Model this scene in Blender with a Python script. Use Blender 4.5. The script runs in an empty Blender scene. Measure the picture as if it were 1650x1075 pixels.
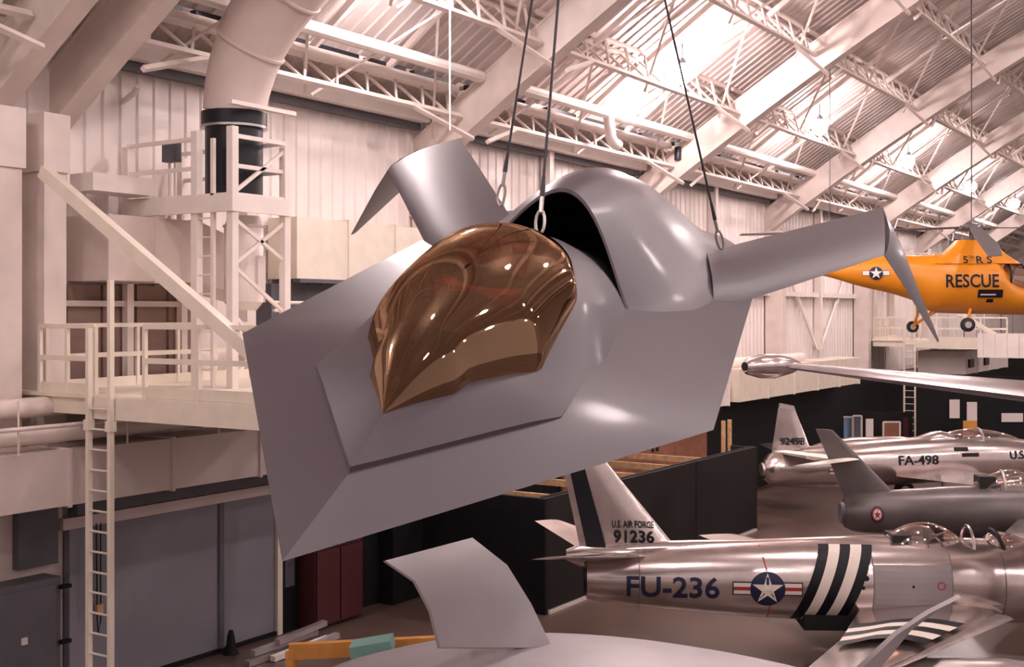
import bpy, bmesh, math, random
from mathutils import Vector, Matrix
random.seed(7)
sc = bpy.context.scene
col = sc.collection

# ------------------------------------------------------------------ camera, world, light
FPX, CXP, CYP = 1960.0, 825.0, 505.0          # focal length and horizon in a 1650 x 1075 frame
CAMZ = 6.5
TH = math.atan2(1265.0, 1960.0)
S_, C_ = math.sin(TH), math.cos(TH)
RIGHT = Vector((S_, -C_, 0)); FWD = Vector((C_, S_, 0)); UP = Vector((0, 0, 1))
cam_d = bpy.data.cameras.new('camera'); cam = bpy.data.objects.new('camera', cam_d); col.objects.link(cam)
cam.location = (0, 0, CAMZ)
cam.rotation_euler = (math.pi/2, 0, -math.acos(S_))
cam_d.sensor_width = 36.0; cam_d.lens = FPX/1650*36.0
cam_d.shift_y = -(537.5-CYP)/1650.0
cam_d.clip_start = 0.05; cam_d.clip_end = 400
sc.camera = cam

w = bpy.data.worlds.new('world'); sc.world = w; w.use_nodes = True
w.node_tree.nodes['Background'].inputs[0].default_value = (1.0, 0.78, 0.75, 1)
w.node_tree.nodes['Background'].inputs[1].default_value = 0.42
sc.view_settings.view_transform = 'Standard'; sc.view_settings.look = 'None'
sc.view_settings.gamma = 1; sc.view_settings.use_curve_mapping = False
sc.view_settings.exposure = 0.68
LAMP_W = 4200.0

def cw(r, u, f):                                # metres right / up / forward of the camera -> world
    return Vector((0, 0, CAMZ)) + RIGHT*r + UP*u + FWD*f
def at(px, py, X=None, Y=None, Z=None, t=None): # point seen at a pixel on a given plane of the hall
    d = RIGHT*((px-CXP)/FPX) + UP*((CYP-py)/FPX) + FWD
    if t is None:
        t = X/d.x if X is not None else Y/d.y if Y is not None else (Z-CAMZ)/d.z
    return Vector((0, 0, CAMZ)) + d*t

# ------------------------------------------------------------------ materials
def mat(name, c, rough=.6, metal=0., noise=0., nscale=3., bump=0., bscale=40., spec=.5, emit=None, coat=0., stretch=None):
    m = bpy.data.materials.new(name); m.use_nodes = True
    nt = m.node_tree; b = nt.nodes['Principled BSDF']
    b.inputs['Base Color'].default_value = (*c, 1); b.inputs['Roughness'].default_value = rough
    b.inputs['Metallic'].default_value = metal; b.inputs['Specular IOR Level'].default_value = spec
    if coat: b.inputs['Coat Weight'].default_value = coat; b.inputs['Coat Roughness'].default_value = .12
    if emit: b.inputs['Emission Color'].default_value = (*emit[:3], 1); b.inputs['Emission Strength'].default_value = emit[3]
    tc = nt.nodes.new('ShaderNodeTexCoord'); src = tc.outputs['Object']
    if stretch:
        mp = nt.nodes.new('ShaderNodeMapping'); mp.inputs['Scale'].default_value = stretch
        nt.links.new(src, mp.inputs[0]); src = mp.outputs[0]
    if noise:
        n = nt.nodes.new('ShaderNodeTexNoise'); n.inputs['Scale'].default_value = nscale; n.inputs['Detail'].default_value = 5
        r = nt.nodes.new('ShaderNodeValToRGB'); r.color_ramp.elements[0].position = .3; r.color_ramp.elements[1].position = .7
        r.color_ramp.elements[0].color = (*[max(0, x*(1-noise)) for x in c], 1)
        r.color_ramp.elements[1].color = (*[min(1, x*(1+noise)) for x in c], 1)
        nt.links.new(src, n.inputs['Vector']); nt.links.new(n.outputs['Fac'], r.inputs[0]); nt.links.new(r.outputs[0], b.inputs['Base Color'])
    if bump:
        n = nt.nodes.new('ShaderNodeTexNoise'); n.inputs['Scale'].default_value = bscale
        bp = nt.nodes.new('ShaderNodeBump'); bp.inputs['Strength'].default_value = bump; bp.inputs['Distance'].default_value = .02
        nt.links.new(src, n.inputs['Vector']); nt.links.new(n.outputs['Fac'], bp.inputs['Height']); nt.links.new(bp.outputs[0], b.inputs['Normal'])
    return m
M = {}
M['white'] = mat('white_paint', (.78, .70, .65), .5, noise=.06, nscale=1.5)
M['steel'] = mat('white_steel_paint', (.70, .60, .55), .45, noise=.08, nscale=2)
M['wallw'] = mat('wall_sheet', (.80, .72, .68), .55, noise=.08, nscale=.6)
M['roof'] = mat('roof_sheet', (.60, .51, .48), .5, noise=.16, nscale=.7)
M['cream'] = mat('cream_paint', (.74, .66, .55), .5, noise=.06)
M['duct'] = mat('duct_paint', (.62, .52, .48), .5, noise=.07, nscale=1.2)
M['floor'] = mat('brown_concrete', (.105, .066, .053), .33, noise=.28, nscale=.35, bump=.1, bscale=6)
M['black'] = mat('black_paint', (.006, .0055, .007), .7, noise=.2, spec=.25)
M['blackm'] = mat('black_metal', (.008, .008, .012), .4, spec=.35)
M['char'] = mat('charcoal_panel', (.017, .013, .013), .75, spec=.25, noise=.15, nscale=.8)
M['maroon'] = mat('maroon_paint', (.07, .012, .015), .5, noise=.1)
M['gdoor'] = mat('grey_door', (.20, .19, .22), .55, noise=.1, nscale=.8)
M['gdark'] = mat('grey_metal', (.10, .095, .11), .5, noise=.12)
M['tan'] = mat('tan_wood', (.55, .33, .17), .6, noise=.2, nscale=8)
M['ply'] = mat('plywood', (.30, .12, .07), .7, noise=.25, nscale=2)
M['orangew'] = mat('orange_wood', (.62, .27, .06), .6, noise=.12, nscale=5)
M['teal'] = mat('teal_sheet', (.22, .42, .38), .6)
M['bird'] = mat('bird_paint', (.062, .047, .056), .46, spec=.42, coat=.06, noise=.03, nscale=2, bump=.02, bscale=3)
M['birdin'] = mat('intake_black', (.004, .004, .005), .8)
M['lgrey'] = mat('light_grey_paint', (.30, .265, .275), .45, noise=.05, nscale=2)
M['silver'] = mat('bare_aluminium', (.66, .58, .56), .20, metal=.93, noise=.10, nscale=2.2, bump=.015, bscale=3)
M['silverd'] = mat('dull_aluminium', (.50, .44, .42), .38, metal=.8, noise=.15, nscale=3)
M['miggrey'] = mat('mig_grey', (.15, .132, .128), .36, metal=.45, noise=.15, nscale=1.5)
M['wingm'] = mat('wing_metal', (.20, .165, .165), .34, metal=.35, noise=.08)
M['shadebrown'] = mat('wall_shade', (.26, .17, .145), .6, noise=.12, nscale=1.5)  # brown tone carries the wall's shade below the large duct
M['ink'] = mat('black_ink', (.005, .005, .009), .5, spec=.3)
M['navy'] = mat('navy_ink', (.010, .014, .05), .45)
M['starw'] = mat('star_white', (.78, .70, .62), .5)
M['red'] = mat('red_ink', (.35, .03, .03), .5)
M['yellow'] = mat('rescue_yellow', (.66, .23, .010), .32, noise=.05, nscale=2)
M['rubber'] = mat('rubber', (.015, .013, .014), .7)
M['cable'] = mat('steel_cable', (.05, .045, .05), .5, metal=.5)
M['chrome'] = mat('shackle_steel', (.45, .42, .40), .3, metal=.9)
M['rope'] = mat('white_rope', (.85, .78, .74), .6)
M['blade'] = mat('rotor_dark', (.10, .085, .09), .5)
M['blue'] = mat('blue_panel', (.20, .33, .50), .5)
M['paper'] = mat('paper_white', (.70, .62, .58), .6)
M['green'] = mat('green_dim', (.16, .22, .10), .6)
M['seat'] = mat('seat_red', (.50, .07, .04), .6)
M['tub'] = mat('cockpit_dark', (.02, .016, .014), .7)
M['bulb'] = mat('lamp_glow', (1, 1, 1), .3, emit=(.92, .94, 1.0, 60.))

def glass_mat(name, tint, gloss, fac, rough=.03):
    m = bpy.data.materials.new(name); m.use_nodes = True; nt = m.node_tree; nt.nodes.clear()
    o = nt.nodes.new('ShaderNodeOutputMaterial'); mx = nt.nodes.new('ShaderNodeMixShader')
    tr = nt.nodes.new('ShaderNodeBsdfTransparent'); gl = nt.nodes.new('ShaderNodeBsdfGlossy')
    lw = nt.nodes.new('ShaderNodeLayerWeight'); lw.inputs[0].default_value = .35
    ma = nt.nodes.new('ShaderNodeMath'); ma.operation = 'MULTIPLY_ADD'; ma.inputs[1].default_value = 1-fac; ma.inputs[2].default_value = fac
    tr.inputs[0].default_value = (*tint, 1); gl.inputs[0].default_value = (*gloss, 1); gl.inputs['Roughness'].default_value = rough
    nt.links.new(lw.outputs['Facing'], ma.inputs[0]); nt.links.new(ma.outputs[0], mx.inputs[0])
    nt.links.new(tr.outputs[0], mx.inputs[1]); nt.links.new(gl.outputs[0], mx.inputs[2]); nt.links.new(mx.outputs[0], o.inputs[0])
    return m
M['gold'] = glass_mat('gold_tinted_glass', (.55, .30, .15), (.50, .33, .21), .25)
M['glass'] = glass_mat('clear_canopy', (.80, .72, .68), (.95, .88, .85), .22)

# ------------------------------------------------------------------ mesh helpers
class MB:
    def __init__(s): s.v = []; s.f = []
    def add(s, vs, fs):
        o = len(s.v); s.v += [Vector(p) for p in vs]; s.f += [[i+o for i in f] for f in fs]; return s
    def box(s, a, b):
        x0, y0, z0 = a; x1, y1, z1 = b
        return s.add([(x0,y0,z0),(x1,y0,z0),(x1,y1,z0),(x0,y1,z0),(x0,y0,z1),(x1,y0,z1),(x1,y1,z1),(x0,y1,z1)],
                     [(3,2,1,0),(4,5,6,7),(0,1,5,4),(1,2,6,5),(2,3,7,6),(3,0,4,7)])
    def beam(s, p, q, wd, ht, up=(0,0,1)):
        p, q = Vector(p), Vector(q); d = (q-p).normalized(); up = Vector(up)
        if abs(d.dot(up)) > .98: up = Vector((1,0,0))
        sd = d.cross(up).normalized()*wd/2; u = sd.cross(d).normalized()*ht/2
        vs = [p-sd-u, p+sd-u, p+sd+u, p-sd+u, q-sd-u, q+sd-u, q+sd+u, q-sd+u]
        return s.add(vs, [(0,1,2,3),(7,6,5,4),(0,4,5,1),(1,5,6,2),(2,6,7,3),(3,7,4,0)])
    def tube(s, pts, r, n=8, caps=True):
        pts = [Vector(p) for p in pts]; rs = r if isinstance(r, (list, tuple)) else [r]*len(pts)
        rings = []; ref = None
        for i, p in enumerate(pts):
            d = (pts[min(i+1, len(pts)-1)]-pts[max(i-1, 0)]).normalized()
            if ref is None: ref = Vector((0,0,1)) if abs(d.z) < .9 else Vector((1,0,0))
            a = d.cross(ref).normalized(); b = a.cross(d).normalized(); ref = b
            rings.append([p+(a*math.cos(2*math.pi*k/n)+b*math.sin(2*math.pi*k/n))*rs[i] for k in range(n)])
        return s.loft(rings, True, caps)
    def loft(s, rings, closed=True, caps=True):
        n = len(rings[0]); vs = [p for r in rings for p in r]; fs = []
        for i in range(len(rings)-1):
            for k in range(n if closed else n-1):
                k2 = (k+1) % n; fs.append((i*n+k, i*n+k2, (i+1)*n+k2, (i+1)*n+k))
        if caps and closed: fs.append(tuple(range(n-1, -1, -1))); m = (len(rings)-1)*n; fs.append(tuple(m+k for k in range(n)))
        return s.add(vs, fs)
    def sphere(s, c, rx, ry=None, rz=None, n=12, m=8):
        ry = ry or rx; rz = rz or rx; c = Vector(c); rings = []
        for j in range(m+1):
            a = -math.pi/2+math.pi*j/m; q = max(math.cos(a), .02)
            rings.append([c+Vector((rx*q*math.cos(2*math.pi*k/n), ry*q*math.sin(2*math.pi*k/n), rz*math.sin(a))) for k in range(n)])
        return s.loft(rings)
    def prism(s, pts, off):                     # polygon extruded by a vector
        n = len(pts); off = Vector(off); vs = [Vector(p) for p in pts]+[Vector(p)+off for p in pts]
        return s.add(vs, [tuple(range(n-1,-1,-1)), tuple(range(n,2*n))]+[(k,(k+1)%n,n+(k+1)%n,n+k) for k in range(n)])
    def build(s, name, m, parent=None, smooth=False, local=False, angle=35):
        me = bpy.data.meshes.new(name)
        inv = None
        if parent is not None and not local: inv = WM[parent.name].inverted()
        me.from_pydata([tuple(inv @ p) if inv else tuple(p) for p in s.v], [], s.f)
        bm = bmesh.new(); bm.from_mesh(me); bmesh.ops.recalc_face_normals(bm, faces=bm.faces)
        if smooth:
            for f in bm.faces: f.smooth = True
            for e in bm.edges:
                if len(e.link_faces) == 2 and e.calc_face_angle(0) > math.radians(angle): e.smooth = False
        bm.to_mesh(me); bm.free(); me.materials.append(M[m] if isinstance(m, str) else m)
        o = bpy.data.objects.new(name, me); col.objects.link(o)
        if parent is not None: o.parent = parent
        return o
WM = {}
def tag(o, label=None, cat=None, group=None, kind=None):
    if label: o['label'] = label
    if cat: o['category'] = cat
    if group: o['group'] = group
    if kind: o['kind'] = kind
    return o
def thing(name, label, cat, loc=(0,0,0), group=None, mw=None, kind=None):
    o = bpy.data.objects.new(name, None); col.objects.link(o); o.empty_display_size = .2
    m = mw if mw is not None else Matrix.Translation(Vector(loc)); o.matrix_world = m; WM[o.name] = m.copy()
    return tag(o, label, cat, group, kind)
def copy_tree(o, parent=None):
    c = o.copy(); col.objects.link(c); c.parent = parent
    for ch in list(o.children): copy_tree(ch, c)
    return c
def one(mb, name, m, label, cat, group=None, kind=None, smooth=False):
    # a thing made of one mesh: origin moved to its base centre
    xs = [p.x for p in mb.v]; ys = [p.y for p in mb.v]; zs = [p.z for p in mb.v]
    c = Vector(((min(xs)+max(xs))/2, (min(ys)+max(ys))/2, min(zs)))
    mb.v = [p-c for p in mb.v]; o = mb.build(name, m, None, smooth); o.location = c
    return tag(o, label, cat, group, kind)
def lerp(a, b, t): return a+(b-a)*t
def pw(x, tab):                                 # piecewise linear table
    if x <= tab[0][0]: return tab[0][1]
    for (a, va), (b, vb) in zip(tab, tab[1:]):
        if x <= b: return va+(vb-va)*(x-a)/(b-a)
    return tab[-1][1]
def sm(x, tab):                                 # smooth (cubic eased) table via Catmull-Rom
    n = len(tab)
    if x <= tab[0][0]: return tab[0][1]
    if x >= tab[-1][0]: return tab[-1][1]
    for i in range(n-1):
        x0, y0 = tab[i]; x1, y1 = tab[i+1]
        if x <= x1:
            h = x1-x0; t = (x-x0)/h
            m0 = (y1-y0)/h if i == 0 else (y1-tab[i-1][1])/(x1-tab[i-1][0])
            m1 = (y1-y0)/h if i == n-2 else (tab[i+2][1]-y0)/(tab[i+2][0]-x0)
            return (2*t**3-3*t*t+1)*y0+(t**3-2*t*t+t)*h*m0+(-2*t**3+3*t*t)*y1+(t**3-t*t)*h*m1
def text_polys(s, size):                        # lettering as a flat mesh: verts (x,y), faces
    cu = bpy.data.curves.new('lettering', 'FONT'); cu.body = s; cu.size = size; cu.offset = size*.018; cu.resolution_u = 3
    ob = bpy.data.objects.new('lettering', cu); col.objects.link(ob)
    dg = bpy.context.evaluated_depsgraph_get(); me = bpy.data.meshes.new_from_object(ob.evaluated_get(dg))
    vs = [v.co.copy() for v in me.vertices]; fs = [list(p.vertices) for p in me.polygons]
    bpy.data.objects.remove(ob); bpy.data.curves.remove(cu); bpy.data.meshes.remove(me)
    return vs, fs
def lettering(s, x0, x1, z0, z1, fn, name, m, parent, flip=False, slant=0.):
    # text fitted in the box x0..x1, z0..z1 of a side view and laid on a surface fn(x,z)->point
    vs, fs = text_polys(s, 1.0)
    ax = min(v.x for v in vs); bx = max(v.x for v in vs); ay = min(v.y for v in vs); by = max(v.y for v in vs)
    mb = MB()
    bm = bmesh.new(); bv = [bm.verts.new((v.x, v.y, 0)) for v in vs]
    for f in fs:
        try: bm.faces.new([bv[i] for i in f])
        except ValueError: pass
    bmesh.ops.triangulate(bm, faces=bm.faces)
    for q in range(1, 8):
        bmesh.ops.bisect_plane(bm, geom=bm.verts[:]+bm.edges[:]+bm.faces[:], plane_co=(0, ay+(by-ay)*q/8, 0), plane_no=(0, 1, 0))
    bm.verts.index_update()
    P = []
    for v in bm.verts:
        u = (v.co.x-ax)/(bx-ax); h = (v.co.y-ay)/(by-ay)
        z = z0+(z1-z0)*h; x = x0+(x1-x0)*u+slant*(z-z0)
        P.append(fn(x, z))
    mb.add(P, [[v.index for v in f.verts] for f in bm.faces]); bm.free()
    return mb.build(name, m, parent, local=True)
def patch(us, zs, fn, name, m, parent):         # grid patch on a surface; us(z) -> (x0,x1)
    mb = MB(); rows = []
    for z in zs:
        a, b = us(z); rows.append([fn(a+(b-a)*k/6, z) for k in range(7)])
    mb.loft(rows, False, False); return mb.build(name, m, parent, local=True)
def disc(cx, cz, r0, r1, fn, name, m, parent, n=32, kx=1.):
    mb = MB(); rings = []
    for j in range(4):
        r = lerp(r0, r1, j/3); rings.append([fn(cx+kx*r*math.cos(2*math.pi*k/n), cz+r*math.sin(2*math.pi*k/n)) for k in range(n)])
    mb.loft(rings, True, False); return mb.build(name, m, parent, local=True)
def star(cx, cz, r, fn, name, m, parent, kx=1.):
    mb = MB(); pts = []
    for k in range(10):
        a = math.pi/2+k*math.pi/5; q = r if k % 2 == 0 else r*.382
        pts.append(fn(cx+kx*q*math.cos(a), cz+q*math.sin(a)))
    c = fn(cx, cz); mb.add(pts+[c], [(k, (k+1) % 10, 10) for k in range(10)]); return mb.build(name, m, parent, local=True)

# ------------------------------------------------------------------ the hall: roof curve, walls, floor
WY = 17.8; RR = 100.0
YC = 17.6-RR*math.sin(math.radians(35)); ZC = 9.75-RR*math.cos(math.radians(35))
def zi(Y): return ZC+math.sqrt(RR*RR-(Y-YC)**2)         # underside of the arches
def nrm(Y): return Vector((0, (Y-YC)/RR, math.sqrt(1-((Y-YC)/RR)**2)))
def arc(Y, off, X): return Vector((X, Y, zi(Y)))+nrm(Y)*off
def zskin(Y): return zi(Y)+1.75
ARX = [0.5, 11.95, 13.25, 23.4, 34.85, 46.3, 57.75, 69.2, 80.65, 92.1]

fl = MB(); fl.add([(-15,-45,0),(110,-45,0),(110,17.8,0),(-15,17.8,0)], [(0,1,2,3)])
tag(fl.build('floor', 'floor'), 'brown stained concrete hangar floor', 'floor', kind='structure')

wall = thing('wall_back', 'tall white ribbed sheet wall behind the aircraft', 'wall', (50, WY, 0), kind='structure')
def rib_profile(wd, n=3, h=.04):
    pts = []; p = wd/n
    for i in range(n):
        a = i*p; pts += [(a, 0), (a+p*.62, 0), (a+p*.70, h), (a+p*.92, h)]
    return pts+[(wd, 0)]
prof = rib_profile(1.145)
mb = MB(); mb.loft([[(x, -h, 0) for x, h in prof], [(x, -h, 11.45) for x, h in prof]], False, False)
first = mb.build('wall_sheet', 'wallw', None)
X = 4.0; i = 0
while X < 104:
    o = first if i == 0 else first.copy()
    if i: col.objects.link(o)
    o.parent = wall; o.location = (X-50, 0, 0); X += 1.145; i += 1
MB().box((4, WY+.02, 0), (104, WY+.2, 11.5)).build('wall_backing', 'wallw', wall)
ew = MB().box((104.5, -45, 0), (104.8, WY, 30))
tag(ew.build('wall_right', 'wallw'), 'far white end wall of the hangar', 'wall', kind='structure')

ceil = thing('ceiling', 'curved ribbed metal roof deck', 'ceiling', (50, 0, 15), kind='structure')
ys = [18.4-1.6*k for k in range(37)]
mb = MB()
mb.loft([[Vector((x, y, zskin(y)-h-15)) for x, h in prof] for y in ys], False, False)
first = mb.build('roof_sheet', 'roof', None, local=True)
X = -2.0; i = 0
while X < 104:
    o = first if i == 0 else first.copy()
    if i: col.objects.link(o)
    o.parent = ceil; o.location = (X-50, 0, 0); X += 1.145; i += 1
mb = MB(); mb.loft([[(x, y, zskin(y)+.12) for x in (-2, 104)] for y in ys], False, False)
mb.build('roof_cover', 'roof', ceil)

# arches and wall columns
ordn = ['first','second','third','fourth','fifth','sixth','seventh','eighth']
names_arch = {0.5: 'white roof arch nearest the camera at upper left', 11.95: 'white box roof arch at the far left edge, left of a close pair',
 13.25: 'white box roof arch rising above the left service platform, right of a close pair', 23.4: 'white roof arch passing behind the suspended grey aircraft tail fin',
 34.85: 'white roof arch just right of the large glaring lamp', 46.3: 'white roof arch between the second and third hanging lamps',
 57.75: 'white roof arch meeting the bent wing tip of the grey aircraft', 69.2: 'white roof arch behind the yellow helicopter rotor',
 80.65: 'distant white roof arch beyond the helicopter', 92.1: 'most distant white roof arch at the far end'}
for ax in ARX:
    t = thing('roof_arch', names_arch[ax], 'arch', (ax, 17.4, 9.7), group='white roof arches')
    yy = [17.75-1.5*k for k in range(38)]
    for nm, lo, hi, hw in (('bottom_flange', 0, .05, .21), ('web', .05, .80, .19), ('top_flange', .80, .85, .21)):
        mb = MB(); mb.loft([[arc(y, lo, ax-hw), arc(y, lo, ax+hw), arc(y, hi, ax+hw), arc(y, hi, ax-hw)] for y in yy])
        mb.build(nm, 'steel', t, True, angle=30)
for k, ax in enumerate(ARX):
    lab = ('white steel wall column under the %s roof arch counted from the left' % ['first','second','third','fourth','fifth','sixth','seventh','eighth','ninth','tenth'][k])
    t = thing('wall_column', lab, 'column', (ax-.25, 17.2, 3.5), group='columns along the white wall')
    cx = ax-.62 if ax == 13.25 else ax-.15
    MB().box((cx-.22, 17.0, 3.5), (cx+.20, 17.7, 8.8)).build('shaft', 'steel', t)
    MB().box((cx-.26, 16.95, 8.8), (cx+.24, 17.75, 9.75)).build('head', 'steel', t)
    MB().box((cx-.30, 16.92, 3.5), (cx+.28, 17.75, 3.62)).build('base_plate', 'steel', t)
# lighter posts between the arches
for k, ax in enumerate((17.5, 29.1, 40.6, 52.0, 63.5, 75)):
    one(MB().box((ax-.12, 17.45, 4.9), (ax+.12, 17.75, 11.4)), 'wall_post', 'white', 'slim white wall post, %s from the left between the wall columns' % ordn[k], 'post', 'slim posts on the white wall')
for k, (a, b) in enumerate(((41, 46), (46.9, 51.7), (52.4, 57.1), (29.5, 34.3))):
    one(MB().beam((a, 17.6, 5.0 if k % 2 == 0 else 9.4), (b, 17.6, 9.4 if k % 2 == 0 else 5.0), .10, .14), 'wall_brace', 'white', 'white diagonal wall brace, %s' % ['just right of the grey wing root', 'behind the grey wing underside', 'left of the distant platform', 'hidden behind the suspended grey aircraft'][k], 'brace', 'diagonal wall braces')
for k, (a, b) in enumerate(((40.8, 46), (46.8, 51.8), (52.3, 57.2))):
    one(MB().box((a, 17.5, 7.2), (b, 17.7, 7.4)), 'wall_girt', 'white', 'white horizontal wall girt, %s from the left' % ordn[k], 'girt', 'wall girts')

# eave members, vents and pipe run, one piece per bay
BAYS = [(0.7, 11.7), (13.5, 23.15), (23.65, 34.6), (35.1, 46.05), (46.55, 57.5), (58.0, 68.95), (69.45, 80.4), (80.9, 91.85)]
for k, (a, b) in enumerate(BAYS):
    one(MB().box((a, 17.25, 11.02), (b, 17.5, 11.3)), 'eave_strut', 'white', 'white eave beam along the wall top in the %s roof bay from the left' % ordn[k], 'beam', 'eave beams')
    one(MB().box((a, 17.52, 10.86), (b, 17.72, 11.02)), 'eave_shade_strip', 'gdark', 'dark strip standing in for the shadow under the eave beam in the %s roof bay from the left' % ordn[k], 'strip', 'eave strips')  # dark strip modelled for the shadow line below the eave beam
    n = 6; L = (b-a)/n
    for j in range(n):
        one(MB().box((a+j*L+.15, 16.6, zskin(16.6)-.42), (a+(j+1)*L-.15, 16.75, zskin(16.6)-.24)), 'roof_vent', 'blackm', 'dark eave slot vent, %s roof bay from the left, %s vent in that bay' % (ordn[k], ordn[j]), 'vent', 'slot vents along the eave')
    one(MB().box((a, 16.4, zskin(16.5)-.62), (b, 16.8, zskin(16.5)-.46)), 'vent_rail', 'white', 'white rail under the slot vents in the %s roof bay from the left' % ordn[k], 'rail', 'vent rails')
    one(MB().tube([(a, 15.8, 11.95), (b, 15.8, 11.95)], .14, 10), 'roof_pipe', 'white', 'round white pipe running along the roof edge in the %s roof bay from the left' % ordn[k], 'pipe', 'round pipes along the roof edge', smooth=True)

# purlin trusses
def make_truss(L, name='roof_truss'):
    root = thing(name, 'white steel roof truss between two arches', 'truss', (0,0,0), group='roof trusses between the arches')
    MB().beam((0,-.12,0), (L,-.12,0), .09, .11).build('top_chord', 'steel', root, local=True)
    MB().beam((0,.12,0), (L,.12,0), .09, .11).build('top_chord', 'steel', root, local=True)
    MB().beam((.0,0,-.95), (L,0,-.95), .10, .12).build('bottom_chord', 'steel', root, local=True)
    n = 10; p = L/n
    down = MB().beam((0, .12, 0), (p/2, 0, -.95), .05, .05).build('web_bar', 'steel', root, local=True)
    rise = MB().beam((p/2, 0, -.95), (p, -.12, 0), .05, .05).build('web_bar', 'steel', root, local=True)
    for j in range(1, n):
        for src in (down, rise):
            o = src.copy(); col.objects.link(o); o.parent = root; o.location = (j*p, 0, 0)
    MB().beam((1.9,0,-.95), (.05,0,-1.62), .09, .09).build('knee_brace', 'steel', root, local=True)
    MB().beam((L-1.9,0,-.95), (L-.05,0,-1.62), .09, .09).build('knee_brace', 'steel', root, local=True)
    return root
PY = [16.9, 14.7, 12.3, 9.9, 7.5, 5.1]
protos = {}
for bi, (a, b) in enumerate(BAYS):
    L = round(b-a, 2)
    for pi, y in enumerate(PY):
        if bi == 0 and pi > 2: continue
        if L not in protos: protos[L] = make_truss(L); o = protos[L]
        else: o = copy_tree(protos[L])
        o['label'] = 'white roof truss, %s bay from left, %s row up from the wall' % (ordn[bi], ordn[pi])
        o.location = Vector((a, y, zskin(y)-.12)); o.rotation_euler = (-math.asin((y-YC)/RR), 0, 0)
        if pi < len(PY)-1 and y > 6:
            y2 = PY[pi+1]
            for q, (u, v) in enumerate(((.12, .36), (.5, .30), (.52, .80), (.95, .70))):
                A = Vector((a+(b-a)*u, y-.1, zskin(y)-1.05)); B = Vector((a+(b-a)*v, y2+.15, zskin(y2)-.18))
                one(MB().beam(A, B, .055, .055), 'brace_rod', 'steel', 'thin white sway rod, %s roof bay from left, %s row up, %s rod' % (ordn[bi], ordn[pi], ordn[q]), 'rod', 'sway rods in the roof')
            for q, u in enumerate((.25, .5, .75)):
                A = Vector((a+(b-a)*u, y-.1, zskin(y)-.30)); B = Vector((a+(b-a)*u, y2+.1, zskin(y2)-.30))
                one(MB().beam(A, B, .10, .14), 'sub_purlin', 'steel', 'white cross purlin, %s roof bay from left, %s row up, %s purlin' % (ordn[bi], ordn[pi], ordn[q]), 'purlin', 'cross purlins')

# hanging lamps: one row in view, more rows added unseen to light the hall
LCOL = (1.0, .80, .785)
def make_lamp(loc, label, power, up=.12):
    t = thing('hanging_lamp', label, 'lamp', loc, group='hanging high bay lamps')
    x, y, z = loc
    MB().tube([(x, y, z+.42), (x, y, zskin(y)-.1)], .02, 6).build('stem', 'blackm', t)
    MB().tube([(x, y, z+.18), (x, y, z+.30), (x, y, z+.42)], [.13, .12, .05], 12).build('ballast', 'gdark', t, True)
    MB().sphere((x, y, z), .27, .27, .29).build('globe', 'bulb', t, True)
    MB().tube([(x, y, z+.10), (x, y, z+.22)], [.30, .12], 16, False).build('reflector', 'white', t, True)
    l = bpy.data.lights.new('lamp_light', 'SPOT'); l.energy = power; l.color = LCOL; l.shadow_soft_size = .29; l.spot_size = math.radians(172); l.spot_blend = .25
    lo = bpy.data.objects.new('lamp_light', l); col.objects.link(lo); lo.parent = t
    l = bpy.data.lights.new('lamp_spill', 'POINT'); l.energy = power*up; l.color = LCOL; l.shadow_soft_size = .31
    lo = bpy.data.objects.new('lamp_spill', l); col.objects.link(lo); lo.parent = t
    return t
for k, x in enumerate((30.2, 41.5, 53.0, 65.0, 76.5)):
    make_lamp((x, 14.0, 13.0), '%s glaring white globe lamp from the left hanging under the roof' % ordn[k], LAMP_W, (1.5, .35, .6, .3, .3)[k])
make_lamp((18.7, 14.0, 13.0), 'globe lamp above the frame over the left platform', LAMP_W)
make_lamp((5.5, 14.0, 13.0), 'unseen fill lamp added above the frame near the left wall corner', LAMP_W*.55)  # added lamp, out of view, brightens the hanging aircraft's left facets
for y in (3., -9., -21.):  # fill lamps added out of view over the hall
    for x in (-4, 7.5, 19., 30.5, 42., 65.):
        make_lamp((x, y, min(zskin(y)-2.2, 19.)), 'unseen fill lamp added high over the hall outside the picture', LAMP_W*1.3)

# ------------------------------------------------------------------ suspended grey stealth aircraft
RB = [[0.23128803516200858, 0.9625305243708946, 0.14156565418623945], [0.17899805846388417, -0.1851281077668125, 0.9662749498878855], [0.9562769158863185, -0.1981478573413299, -0.21510901137326668]]
TB = (-0.8400758230389419, -0.9075037260374977, 4.448433393125825)
def wv(c): return RIGHT*c[0]+UP*c[1]+FWD*c[2]
bx = wv([RB[i][0] for i in range(3)]); by = -wv([RB[i][1] for i in range(3)]); bz = wv([RB[i][2] for i in range(3)])
bt = Vector((0,0,CAMZ))+wv(TB)
BM = Matrix(((bx.x, by.x, bz.x, bt.x), (bx.y, by.y, bz.y, bt.y), (bx.z, by.z, bz.z, bt.z), (0,0,0,1)))
bird = thing('stealth_aircraft', 'smooth grey angular stealth aircraft with gold canopy hanging on cables in the centre', 'aircraft', mw=BM)
W_T = [(0,0),(2.52,1.384),(6.1,1.42),(8.5,1.25),(11,.8),(12.4,.4),(13.0,.1)]
ZCH = [(0,0),(2.52,.086),(6.1,.20),(8,.27),(10,.15),(13,-.15)]
ZR = [(0,0),(1.85,.405),(2.5,.45),(3.5,.46),(5,.44),(8,.42),(10,.25),(13,-.1)]
DEP = [(0,0),(2.5,.26),(6,.45),(12,.25),(13,.02)]
def bw(x): return pw(x, W_T)
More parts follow.
